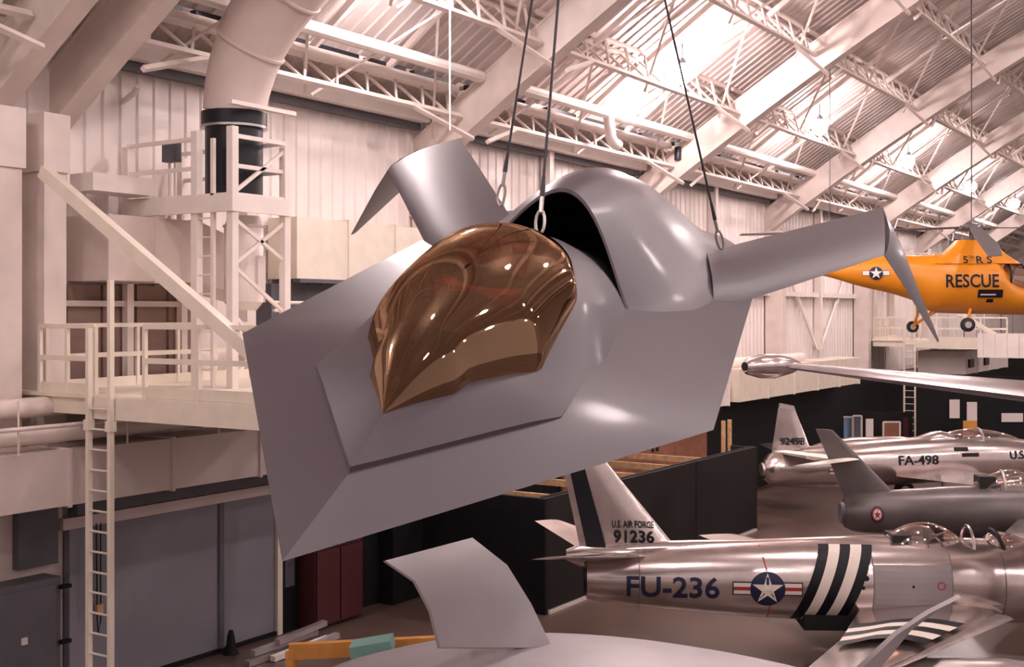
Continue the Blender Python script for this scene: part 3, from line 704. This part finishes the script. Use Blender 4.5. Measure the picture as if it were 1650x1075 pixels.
def insignia(root, fn, cx, cz, r, kx=1., redbar=True):
    d = patch(lambda z: (cx-2*r*kx, cx+2*r*kx), [cz-.36*r, cz-.1*r, cz+.1*r, cz+.42*r], lambda x, z: fn(x, z, .008), 'insignia_bar_edge', 'navy', root)
    for s in (-1, 1):
        patch(lambda z: (cx+s*kx*r*.9, cx+s*kx*r*1.93), [cz-.29*r, cz, cz+.35*r], lambda x, z: fn(x, z, .014), 'insignia_bar', 'starw', root)
        if redbar: patch(lambda z: (cx+s*kx*r*.9, cx+s*kx*r*1.93), [cz-.07*r, cz+.13*r], lambda x, z: fn(x, z, .020), 'insignia_stripe', 'red', root)
    disc(cx, cz, .0001, r, lambda x, z: fn(x, z, .024), 'insignia_disc', 'navy', root, kx=kx)
    star(cx, cz, r*.93, lambda x, z: fn(x, z, .032), 'insignia_star', 'starw', root, kx=kx)

# silver swept wing jet with black and white stripes (nearest)
K = 86.0
M1 = frame_at(945, 928, 22.8, 2.0)
jet = thing('swept_wing_jet', 'polished silver swept wing fighter jet with black and white fuselage stripes', 'aircraft', mw=M1)
B1 = Body([(0,1.58,.40,.42),(.35,1.57,.46,.47),(1.5,1.57,.56,.60),(3.,1.56,.64,.70),(4.6,1.56,.70,.76),(6.5,1.56,.72,.78),(8.5,1.52,.68,.72),(10.,1.46,.50,.52),(10.7,1.42,.34,.36)])
B1.build('fuselage', 'silver', jet)
MB().tube([(-.05,0,1.58),(.02,0,1.58),(.4,0,1.58)], [.34,.37,.30], 20).build('tail_pipe', 'blackm', jet, True, True)
MB().tube([(10.69,0,1.42),(10.73,0,1.42)], .27, 20).build('nose_intake', 'birdin', jet, True, True)
dors = Body([(-.30,2.02,.05,.05),(.2,2.02,.13,.13),(1.6,2.08,.17,.17),(3.2,2.10,.20,.19),(5.0,2.12,.30,.24),(5.6,2.12,.34,.25)])
dors.build('dorsal_spine', 'silver', jet)
fin = surf([((2.15,0,2.12),(-.12,0,2.12)),((1.58,0,2.24),(-.14,0,2.2)),((.12,0,4.02),(-.54,0,4.06))], [.16,.15,.08], 'tail_fin', 'silver', jet, up=(0,1,0))
def fin_side(x, z, eps=.0): return Vector((x, -.125-eps, z))
MB().add([(.22,-.062,4.0)]*0+[(.0,-.13,2.13),(.36,-.13,2.13),(-.13,-.085,3.95),(-.40,-.085,3.95)], [(0,1,2,3)]).build('fin_stripe', 'ink', fin, local=True)
lettering('U.S. AIR FORCE', .47, 1.25, 2.50, 2.63, fin_side, 'fin_lettering', 'ink', fin)
lettering('91236', .50, 1.26, 2.22, 2.45, fin_side, 'fin_number', 'ink', fin)
for s in (-1, 1):
    surf([((1.25,s*.15,1.98),(.0,s*.15,1.98)),((-.45,s*1.85,2.29),(-1.0,s*1.95,2.27))], [.12,.05], 'tailplane', 'silver', jet)
mb = MB(); mb.tube([(-.38,0,1.97),(-.1,0,1.97),(.9,0,1.97)], [.10,.22,.2], 14); mb.build('tail_fairing', 'silver', jet, True, True)
lettering('FU-236', .72, 2.40, 1.30, 1.70, B1.side, 'fuselage_code', 'navy', jet)
insignia(jet, B1.side, 3.26, 1.50, .315)
for a, b in ((1.82, 2.22), (.92, 1.18)):
    patch(lambda z: (3.24+(.06 if a < 1.5 else -.08*(z-1.8)/.4), 3.27+(.06 if a < 1.5 else -.08*(z-1.8)/.4)), [a, (a+b)/2, b], lambda x, z: B1.side(x, z, .01), 'red_ring', 'red', jet)
zz = [.88+.06*k for k in range(24)]
for k, (m, wdt) in enumerate((('ink', .235), ('starw', .25), ('ink', .235), ('starw', .25), ('ink', .235))):
    o = sum((.235, .25, .235, .25)[:k]); sl = lambda z: 3.72+.50*(min(z, 2.25)-.88)/1.3
    patch(lambda z: (sl(z)+o*.80, sl(z)+(o+wdt)*.80), zz, lambda x, z: B1.side(x, z, .014), 'fuselage_stripe', m, jet)
for s in (-1, 1):
    wg = surf([((7.55,s*.5,1.08),(4.95,s*.5,1.12)),((6.0,s*2.6,1.18),(4.05,s*2.9,1.20)),((3.85,s*5.4,1.34),(2.75,s*5.6,1.34))], [.26,.20,.10], 'wing', 'silver', jet)
    surf([((7.62,s*.75,1.02),(7.25,s*.75,1.12)),((3.95,s*5.3,1.28),(3.75,s*5.3,1.36))], [.06,.04], 'leading_edge_slat', 'silverd', wg)
    for q, m in enumerate(('ink', 'starw', 'ink', 'starw', 'ink')):
        y0 = 2.1+.32*q; f = lambda y, u: Vector((lerp(lerp(7.55, 6.0, (y-.5)/2.1), lerp(4.95, 4.05, (y-.5)/2.4), u), s*y, 1.16+(y-.5)*.05+.17*math.sin(math.pi*min(u*1.05+.06, 1))*.75))
        mb = MB(); mb.loft([[f(y, u) for u in (.03,.12,.25,.4,.6,.8,.97)] for y in (y0, y0+.32)], False, False); mb.build('wing_stripe', m, wg, True, True)
    mb = MB(); mb.tube([(3.9,s*3.3,.72),(4.3,s*3.3,.72),(5.3,s*3.3,.72),(6.6,s*3.3,.72),(7.4,s*3.3,.72),(7.75,s*3.3,.72)], [.03,.18,.30,.30,.18,.03], 16); mb.build('drop_tank', 'silverd', jet, True, True)
    wheel(jet, 5.6, s*1.3, .34, .34, .2); MB().beam((5.6,s*1.2,.34),(5.7,s*1.0,1.1),.1,.1).build('gear_leg', 'silverd', jet, local=True)
MB().box((3.95,-.50,.72),(4.95,.5,1.0)).build('wheel_well', 'birdin', jet, local=True)
wheel(jet, 9.2, 0, .28, .28, .18); MB().beam((9.2,0,.3),(9.2,0,1.),.1,.1).build('gear_leg', 'silverd', jet, local=True)
bubble(jet, 5.35, 7.05, 2.12, .50, .40, peak=.52)
mb = MB(); mb.box((5.6,-.28,2.1),(5.95,.28,2.42)); mb.box((6.3,-.2,2.1),(6.55,.2,2.5)); mb.build('cockpit_seat', 'tub', jet, local=True)
MB().box((5.35,-.38,2.08),(7.75,.38,2.16)).build('cockpit_sill', 'blackm', jet, local=True)
arch_frame(jet, 7.05, 2.12, .44, .38, .03, 'silver'); arch_frame(jet, 7.62, 2.12, .38, .36, .035, 'ink', -.12)
bubble(jet, 7.35, 8.45, 2.06, .40, .36, name='windscreen', peak=.22)
for x, z, r in ((5.02, 1.72, .05), (4.96, 1.55, .035), (5.85, 1.58, .025), (7.9, 1.45, .05)): disc(x, z, .001, r, B1.side, 'access_port', 'ink', jet, 12)
disc(6.35, 1.60, .055, .075, B1.side, 'filler_ring', 'red', jet, 16)
for a, b, m in ((5.15, 6.55, 'silverd'),): patch(lambda z: (a, b), [1.15+.1*k for k in range(9)], lambda x, z: B1.side(x, z, .006), 'dull_panel', 'lgrey', jet)
for x in (.95, 5.15, 6.55, 7.5): patch(lambda z: (x, x+.012), [.95+.1*k for k in range(13)], lambda x, z: B1.side(x, z, .009), 'panel_seam', 'gdark', jet)

# dull grey jet with tall fin (middle)
M2 = frame_at(1360, 828, 31.0, 4.0)
mig = thing('grey_jet', 'dull grey jet fighter with tall swept fin parked between two silver jets', 'aircraft', mw=M2)
B2 = Body([(0,1.42,.33,.36),(.25,1.42,.44,.48),(1.5,1.45,.55,.58),(3,1.47,.64,.66),(5,1.48,.70,.70),(7.5,1.45,.68,.68),(9,1.42,.52,.54),(9.6,1.4,.4,.42)])
B2.build('fuselage', 'miggrey', mig)
MB().tube([(-.10,0,1.42),(.3,0,1.42)], [.26,.34], 18).build('tail_pipe', 'gdark', mig, True, True)
mf = surf([((1.9,0,1.75),(.0,0,1.75)),((1.25,0,1.95),(-.02,0,1.9)),((-.28,0,3.52),(-.72,0,3.56))], [.18,.16,.09], 'tail_fin', 'miggrey', mig, up=(0,1,0))
for s in (-1, 1): surf([((.38,s*.05,2.78),(-.35,s*.05,2.78)),((-1.05,s*1.55,2.80),(-1.55,s*1.6,2.80))], [.08,.04], 'tailplane', 'starw', mig)
for s in (-1, 1): surf([((6.6,s*.5,1.42),(4.2,s*.5,1.42)),((2.9,s*4.9,1.2),(1.7,s*5.,1.2))], [.24,.1], 'wing', 'miggrey', mig)
disc(.72, 1.46, .17, .21, B2.side, 'roundel_ring', 'navy', mig, 24, .75); disc(.72, 1.46, .0001, .17, lambda x, z: B2.side(x, z, .016), 'roundel_ring', 'red', mig, 24, .75)
disc(.72, 1.46, .0001, .13, lambda x, z: B2.side(x, z, .022), 'roundel_disc', 'starw', mig, 24, .75); star(.72, 1.46, .125, lambda x, z: B2.side(x, z, .03), 'roundel_star', 'red', mig, .75)
bubble(mig, 3.0, 4.9, 2.05, .50, .36, peak=.6); arch_frame(mig, 3.9, 2.05, .48, .36, .03, 'silverd'); arch_frame(mig, 4.55, 2.05, .42, .33, .03, 'silverd')
MB().box((3.3,-.25,1.9),(3.7,.25,2.4)).build('cockpit_seat', 'tub', mig, local=True)
for s in (-1, 1): wheel(mig, 4.3, s*1.9, .32, .32, .18); MB().beam((4.3,s*1.8,.3),(4.3,s*1.7,1.35),.09,.09).build('gear_leg', 'silverd', mig, local=True)
wheel(mig, 8.2, 0, .26, .26, .16); MB().beam((8.2,0,.3),(8.2,0,1.),.08,.08).build('gear_leg', 'silverd', mig, local=True)

# two seat silver jet (far)
M3 = frame_at(1232, 757, 40.0, -9.0)
two = thing('two_seat_jet', 'polished silver two seat jet with low straight wing in the background', 'aircraft', mw=M3)
B3 = Body([(-.05,1.38,.28,.32),(.15,1.38,.42,.50),(.5,1.38,.52,.58),(1.5,1.42,.62,.66),(3,1.48,.70,.74),(5,1.55,.72,.78),(7.5,1.58,.70,.78),(10,1.5,.55,.6),(12,1.4,.2,.25),(12.4,1.4,.05,.06)])
B3.build('fuselage', 'silver', two)
MB().tube([(-.12,0,1.36),(.3,0,1.38)], [.22,.30], 18).build('tail_pipe', 'silverd', two, True, True)
tf = surf([((2.4,0,1.95),(.25,0,1.85)),((1.55,0,2.12),(.25,0,2.0)),((1.0,0,3.45),(.5,0,3.55))], [.16,.14,.07], 'tail_fin', 'silver', two, up=(0,1,0))
MB().add([(.98,-.09,3.45),(.5,-.09,3.55),(.48,-.09,3.38),(1.04,-.09,3.30)], [(0,1,2,3)]).build('fin_cap', 'silverd', tf, local=True)
lettering('92498', .52, 1.34, 2.16, 2.40, lambda x, z: Vector((x, -.115, z)), 'fin_number', 'ink', tf)
for s in (-1, 1): surf([((2.0,s*.2,1.90),(.5,s*.2,1.90)),((1.4,s*2.4,1.94),(.7,s*2.4,1.94))], [.13,.06], 'tailplane', 'silver', two)
lettering('FA-498', 4.35, 5.75, 1.50, 1.82, B3.side, 'fuselage_code', 'ink', two); lettering('U.S. AIR FORCE', 8.35, 11.0, 1.62, 1.90, B3.side, 'fuselage_lettering', 'ink', two)
insignia(two, B3.side, 2.55, 1.34, .30)
for s in (-1, 1):
    surf([((7.3,s*.5,1.15),(4.3,s*.5,1.12)),((6.6,s*5.4,1.42),(5.2,s*5.4,1.40))], [.34,.16], 'wing', 'silver', two)
    mb = MB(); mb.tube([(3.6,s*5.6,1.35),(4.4,s*5.6,1.37),(5.6,s*5.6,1.40),(7.6,s*5.6,1.40),(8.6,s*5.6,1.40),(9.0,s*5.6,1.40)], [.02,.24,.38,.38,.2,.02], 18); mb.build('tip_tank', 'silver', two, True, True)
    wheel(two, 5.6, s*1.4, .35, .35, .2); MB().beam((5.6,s*1.4,.35),(5.6,s*1.3,1.1),.1,.1).build('gear_leg', 'silverd', two, local=True)
wheel(two, 10.2, 0, .3, .3, .18); MB().beam((10.2,0,.3),(10.2,0,1.),.1,.1).build('gear_leg', 'silverd', two, local=True)
ram = Body([(4.6,1.98,.05,.04),(5.4,2.14,.3,.22),(6.1,2.26,.36,.28),(6.6,2.24,.34,.2)]); ram.build('canopy_fairing', 'silver', two)
bubble(two, 6.0, 9.1, 2.18, .42, .38, peak=.42); arch_frame(two, 7.55, 2.18, .43, .38, .04, 'silverd')
mb = MB(); mb.box((6.6,-.2,2.0),(6.9,.2,2.42)); mb.box((7.9,-.2,2.0),(8.2,.2,2.42)); mb.build('cockpit_seat', 'tub', two, local=True)
for a, b, z in ((6.35, 6.85, 1.93), (6.6, 7.2, 1.74)): patch(lambda q: (a, b), [z, z+.06, z+.12], B3.side, 'black_marking', 'ink', two)

# long straight metallic wing with tip pod, its aircraft outside the frame
A = at(1268, 592, t=30.0); Bp = at(1660, 640, t=21.5); dirw = (Bp-A); far = A+dirw*1.25
lw = thing('straight_wing_plane', 'long metallic straight wing with a tip pod reaching in from the right', 'aircraft', (far.x, far.y, 0))
mb = MB()
chd = (FWD*.9+RIGHT*.3).normalized()
mb.loft([foil(A+chd*.0, A+chd*1.5, .16, UP), foil(A+dirw*.5, A+dirw*.5+chd*2.2, .28, UP), foil(far, far+chd*3.2, .44, UP)]); mb.build('wing', 'wingm', lw, True, angle=60)
pc = at(1236, 590, t=30.0); pd = (FWD*.45+RIGHT*.9).normalized()
mb = MB(); mb.tube([pc-pd*.68, pc-pd*.6, pc-pd*.2, pc+pd*.2, pc+pd*.75, pc+pd*1.1], [.13,.2,.30,.31,.2,.05], 18); mb.build('tip_pod', 'silver', lw, True)
MB().tube([pc-pd*.70, pc-pd*.66], .11, 14).build('pod_intake', 'birdin', lw, True)
fc = far+chd*1.4; fwdp = -chd
mb = MB(); mb.tube([fc+fwdp*5.5, fc+fwdp*4.6, fc+fwdp*2, fc-fwdp*2, fc-fwdp*6, fc-fwdp*8], [.1,.6,1.05,1.05,.6,.15], 22); mb.build('fuselage', 'silver', lw, True)
for q in (-1, 1):
    p = fc+fwdp*.4+Vector((-fwdp.y, fwdp.x, 0))*q*1.0; MB().beam((p.x, p.y, 0), (p.x, p.y, fc.z-.6), .22, .22).build('gear_leg', 'silverd', lw)
p = fc+fwdp*4; MB().beam((p.x, p.y, 0), (p.x, p.y, fc.z-.5), .2, .2).build('gear_leg', 'silverd', lw)

# yellow rescue helicopter hanging
M4 = frame_at(1321, 437, 37.0, 3.0); M4[2][3] = at(1335, 437, t=37).z
heli = thing('rescue_helicopter', 'yellow rescue helicopter hanging from the roof', 'helicopter', mw=M4)
HB = Body([(-1.6,.16,.05,.06),(0,.05,.16,.17),(1.2,-.04,.30,.42),(2.2,-.12,.42,.58),(2.95,-.25,.55,.72),(3.3,-.37,.66,.86),(3.8,-.38,.74,.90),(4.6,-.40,.78,.90),(5.15,-.42,.78,.88),(5.45,-.66,.74,.66),(5.8,-.82,.68,.50),(6.4,-.88,.58,.46),(6.9,-.92,.40,.36),(7.1,-.95,.15,.15)])
HB.build('fuselage', 'yellow', heli)
pyl = MB(); rings = []
for z, x0, x1, hw in ((.2, 2.95, 5.95, .62), (.5, 3.65, 5.5, .52), (.8, 3.95, 5.2, .40), (.92, 4.05, 5.05, .32)):
    n = 20; rings.append([Vector(((x0+x1)/2+(x1-x0)/2*math.copysign(abs(math.cos(2*math.pi*k/n))**.6, math.cos(2*math.pi*k/n)), hw*math.copysign(abs(math.sin(2*math.pi*k/n))**.7, math.sin(2*math.pi*k/n)), z)) for k in range(n)])
pyl.loft(rings); pyl.build('rotor_pylon', 'yellow', heli, True, True, 40)
def hs(x, z, e=.015):
    zc, hw, hh = HB.p(x); k = max(-.98, min(.98, (z-zc)/hh)); y = hw*math.sqrt(1-k*k)
    if z > .2: y = max(y, lerp(.62, .42, (z-.2)/.45)*.98)
    return Vector((x, -y-e, z))
lettering('RESCUE', 3.56, 5.08, -.52, -.12, hs, 'rescue_lettering', 'ink', heli)
def hs2(x, z, e=.03): return Vector((x, -.66-e+(z-.2)*.35, z))
lettering('5', 4.08, 4.22, .20, .42, hs2, 'unit_lettering', 'ink', heli); lettering('TH', 4.25, 4.40, .34, .43, hs2, 'unit_lettering', 'ink', heli); lettering('R S', 4.46, 4.92, .20, .42, hs2, 'unit_lettering', 'ink', heli)
patch(lambda z: (4.48, 5.20), [-.82, -.7, -.58], lambda x, z: hs(x, z, .02), 'name_plate', 'ink', heli); patch(lambda z: (4.55, 5.0), [-.75, -.71], lambda x, z: hs(x, z, .03), 'name_plate_lettering', 'paper', heli)
patch(lambda z: (4.75, 4.95), [-.96, -.90, -.86], lambda x, z: hs(x, z, .02), 'step_plate', 'ink', heli)
insignia(heli, hs, 1.60, -.08, .20, redbar=False)
mb = MB(); rings = []
for x, zb, zt, hw in ((5.45,-.75,.30,.66),(5.9,-.8,.22,.64),(6.5,-.9,.0,.52),(6.95,-.98,-.3,.36)):
    rings.append([Vector((x, hw*math.cos(2*math.pi*k/16), (zb+zt)/2+(zt-zb)/2*math.sin(2*math.pi*k/16))) for k in range(16)])
mb.loft(rings); mb.build('cockpit_glazing', 'glass', heli, True, True)
for x, zb, zt, hw in ((5.48,-.75,.30,.67),(5.95,-.8,.2,.645),(6.5,-.9,.0,.53)):
    MB().tube([Vector((x, hw*math.cos(2*math.pi*k/16), (zb+zt)/2+(zt-zb)/2*math.sin(2*math.pi*k/16))) for k in range(17)], .035, 6, False).build('window_frame', 'ink', heli, True, True)
for x, y, z, r in ((4.15,-.85,-1.62,.21),(2.98,.75,-1.70,.18)):
    wheel(heli, x, y, z, r, .14)
    MB().tube([(x, y+.1*(1 if y < 0 else -1), z), (x+.15, y*.75, -1.15)], .04, 8).build('gear_strut', 'yellow', heli, True, True)
for y in (-.3, .3): MB().tube([(2.98,.68,-1.68),(3.6,y,-1.1)], .03, 6).build('gear_strut', 'yellow', heli, True, True)
MB().tube([(4.53,0,.8),(4.53,0,1.35)], .07, 10).build('mast', 'blade', heli, True, True)
hubo = MB().tube([(4.53,0,1.22),(4.53,0,1.27),(4.53,0,1.40)], [.40,.44,.24], 14).build('rotor_hub', 'blade', heli, True, True)
for k in range(5): a = k*2*math.pi/5; MB().tube([(4.53,0,1.3),(4.53+.5*math.cos(a),.5*math.sin(a),1.3)], .06, 6).build('hub_arm', 'blade', hubo, True, True)
for a, dr in ((math.radians(184), .14), (math.radians(-101), 1.0), (math.radians(2), -.05)):
    c, s = math.cos(a), math.sin(a); mb = MB(); L = 7.0
    def bl(r, wd, z): return [Vector((4.53+r*c-wd*q*s, r*s+wd*q*c, z+h)) for q, h in ((-.5, 0), (.5, .02), (.5, .05), (-.5, .03))]
    mb.loft([bl(.4, .12, 1.28), bl(1.0, .34, 1.27-dr*.1), bl(4, .46, 1.25-dr*.72), bl(L if dr < .5 else 5.0, .34, 1.2-dr)]); mb.build('rotor_blade', 'blade', heli, True, True)
top = M4 @ Vector((4.53, 0, 1.4))
one(MB().tube([top, Vector((top.x, top.y, zskin(top.y)))], .02, 6), 'helicopter_cable', 'cable', 'thin dark cable holding the yellow helicopter from the roof', 'cable')
top = M4 @ Vector((.3, 0, .2))
one(MB().tube([top, Vector((top.x, top.y, zskin(top.y)))], .012, 6), 'helicopter_tail_cable', 'cable', 'thin dark cable on the helicopter tail boom', 'cable')

# light grey aircraft in the bottom foreground with curved fins
M5 = frame_at(880, 1075, 14.0, 8.0)
lg = thing('light_grey_aircraft', 'light grey blended body aircraft with curved tail fins at the bottom edge', 'aircraft', mw=M5)
G = Body([(-2.9,2.10,.3,.05),(-2.4,2.15,.9,.16),(-1.2,2.24,1.5,.30),(.3,2.26,1.7,.34),(2.0,2.16,1.6,.30),(4,1.9,1.3,.25),(6,1.8,.7,.2),(7,1.7,.2,.1)])
G.build('fuselage', 'lgrey', lg)
def curved_fin(pts, th, name):                   # rows of points from root to tip; thickened
    nrmv = (Vector(pts[0][1])-Vector(pts[0][0])).cross(Vector(pts[1][0])-Vector(pts[0][0])).normalized()*th
    mb = MB(); n = len(pts[0]); a = [[Vector(p) for p in r] for r in pts]
    rings = [[p for p in r]+[p+nrmv for p in r[::-1]] for r in a]; mb.loft(rings); return mb.build(name, 'lgrey', lg, True, False, 40)
root_a = [at(705, 1045, t=13.6), at(795, 1045, t=14.0), at(885, 1045, t=14.4)]
mid1 = [at(690, 985, t=13.7), at(778, 968, t=14.2), at(852, 975, t=14.7)]
mid2 = [at(665, 938, t=13.9), at(742, 918, t=14.4), at(813, 912, t=14.9)]
tipf = [at(617, 905, t=14.2), at(690, 886, t=14.7), at(757, 868, t=15.2)]
curved_fin([root_a, mid1, mid2, tipf], .06, 'tail_fin')
r2 = [at(1372, 1082, t=12.6), at(1405, 1082, t=13.0)]; m2 = [at(1440, 1018, t=12.9), at(1462, 1012, t=13.4)]; m3 = [at(1490, 985, t=13.1), at(1508, 977, t=13.6)]; t2_ = [at(1536, 962, t=13.3), at(1543, 958, t=13.6)]
curved_fin([r2, m2, m3, t2_], .05, 'tail_fin')
for x, y in ((-.5, -.9), (-.5, .9), (4.5, 0)): MB().tube([(x, y, 0), (x, y, 2.1)], .08, 8).build('gear_leg', 'silverd', lg, True, True)

# ------------------------------------------------------------------ small things on the floor and far exhibits
base = at(470, 1052, Z=.0); d1 = (at(548, 1012, Z=0)-at(395, 1060, Z=0)).normalized(); sd = Vector((-d1.y, d1.x, 0))
for k, (o, l, zz_, m) in enumerate(((0, 1.9, .06, 'silverd'), (.12, 1.7, .18, 'lgrey'), (-.15, 1.5, .06, 'paper'), (-.02, 1.3, .3, 'silverd'), (-.3, 1.1, .06, 'lgrey'))):
    c = base+sd*o+d1*(.15*k-.2)+Vector((0, 0, zz_))
    one(MB().beam(c-d1*l/2, c+d1*(l/2)+Vector((0, 0, .03*k)), .13, .10), 'metal_plank', m, ['long silver plank at the bottom of the pile', 'grey plank laid across the silver pile', 'pale plank at the near side of the pile', 'short silver plank on top of the pile', 'short grey plank at the edge of the pile'][k]+' on the floor by the grey door', 'plank', 'planks on the floor')
c = at(560, 1060, t=15.5)
t = thing('wooden_trestle', 'orange wooden crate frame behind the light grey aircraft', 'crate', (c.x, c.y, 0))
ta = at(465, 1050, t=16.0); tb = at(720, 1050, t=16.4); hz = ta.z
for z in (hz, hz-.35, hz-.9): MB().beam((ta.x, ta.y, z), (tb.x, tb.y, z), .12, .2).build('plank', 'orangew', t)
for q in (0.02, .5, .98):
    p = ta.lerp(tb, q); MB().box((p.x-.06, p.y-.06, 0), (p.x+.06, p.y+.06, hz)).build('leg', 'orangew', t)
p = at(602, 1040, t=15.7)
one(MB().beam(p-RIGHT*.28-Vector((0,0,.06)), p+RIGHT*.25+Vector((0,0,.03)), .4, .16), 'teal_box', 'teal', 'teal box lying on the orange wooden crate', 'box')
# leaning panels and displays in the far dark corner
def panel_on(px0, px1, py0, py1, tt, m, name, label, cat, group=None, frame=None):
    a = at(px0, py1, t=tt); b = at(px1, py1, t=tt); hh = (py1-py0)/FPX*tt
    t = thing(name, label, cat, ((a.x+b.x)/2, (a.y+b.y)/2, a.z), group=group)
    MB().beam(a+Vector((0,0,hh/2)), b+Vector((0,0,hh/2)), .05, hh).build('board', m, t)
    if frame:
        for z in (0, hh): MB().beam(a+Vector((0,0,z))-FWD*.03, b+Vector((0,0,z))-FWD*.03, .06, .07).build('frame_bar', frame, t)
        for q in (a, b): MB().beam(q-FWD*.03, q+Vector((0,0,hh))-FWD*.03, .07, .06).build('frame_bar', frame, t)
    return t
fy = lambda t_: CYP+CAMZ/t_*FPX
panel_on(1357, 1372, 672, fy(54.), 54., 'blue', 'display_panel', 'blue display panel leaning left of the framed panel', 'panel', frame='paper')
panel_on(1374, 1388, 670, fy(53.7), 53.7, 'gdark', 'display_panel', 'grey display panel beside the blue panel', 'panel', frame='paper')
panel_on(1395, 1407, 675, fy(53.6), 53.6, 'paper', 'display_panel', 'pale display panel standing left of the distant ladder', 'panel')
panel_on(1423, 1450, 680, fy(53.4), 53.4, 'ply', 'framed_panel', 'white framed orange panel right of the distant ladder', 'panel', frame='paper')
panel_on(1456, 1464, 674, fy(53.2), 53.2, 'maroon', 'display_panel', 'narrow reddish panel right of the framed panel', 'panel')
panel_on(1320, 1470, 664, fy(54.6), 54.6, 'char', 'dark_partition', 'dark grey partition behind the leaning display panels', 'partition')
panel_on(1478, 1760, 606, fy(52.), 52., 'black', 'exhibit_wall', 'black exhibit wall behind the two seat jet canopy', 'partition')
panel_on(1530, 1546, 644, 674, 51.9, 'paper', 'poster', 'white poster fixed above the two seat canopy', 'poster'); panel_on(1558, 1574, 648, 680, 51.9, 'paper', 'poster', 'pale poster fixed over the orange box', 'poster')
panel_on(1552, 1574, 678, fy(51.), 51., 'orangew', 'orange_box', 'orange display box above the two seat canopy', 'box')
panel_on(1614, 1648, 666, 680, 51.9, 'paper', 'white_sign', 'wide white sign at the right above the silver jet', 'sign')
# rope, elbow pipe, roof camera
tp = at(725, 210, t=24.); one(MB().tube([tp, Vector((tp.x, tp.y, zskin(tp.y)-.2))], .018, 6), 'white_rope', 'rope', 'thin white rope hanging from the roof left of the aircraft cables', 'rope')
pe = Vector((26.6, 15.8, 11.95)); pe = at(980, 180, Y=15.8); X_ = pe.x
one(MB().tube([(X_,15.8,11.9),(X_,15.75,11.6),(X_,15.72,11.3),(X_+.1,15.68,11.16),(X_+.3,15.64,11.1)], [.15,.15,.15,.15,.15], 12), 'elbow_pipe', 'white', 'bright white elbow pipe dropping from the round roof pipe', 'pipe', smooth=True)
q = at(1092, 250, X=34.6); t = thing('spotlight', 'small black spotlight clamped to the roof arch', 'spotlight', q)
MB().tube([q+Vector((0,0,-.15)), q+Vector((.05,0,.25))], .11, 12).build('housing', 'blackm', t, True); MB().tube([q+Vector((.03,0,.2)), Vector((34.75,q.y,zi(q.y)+.1))], .03, 8).build('bracket', 'blackm', t, True)
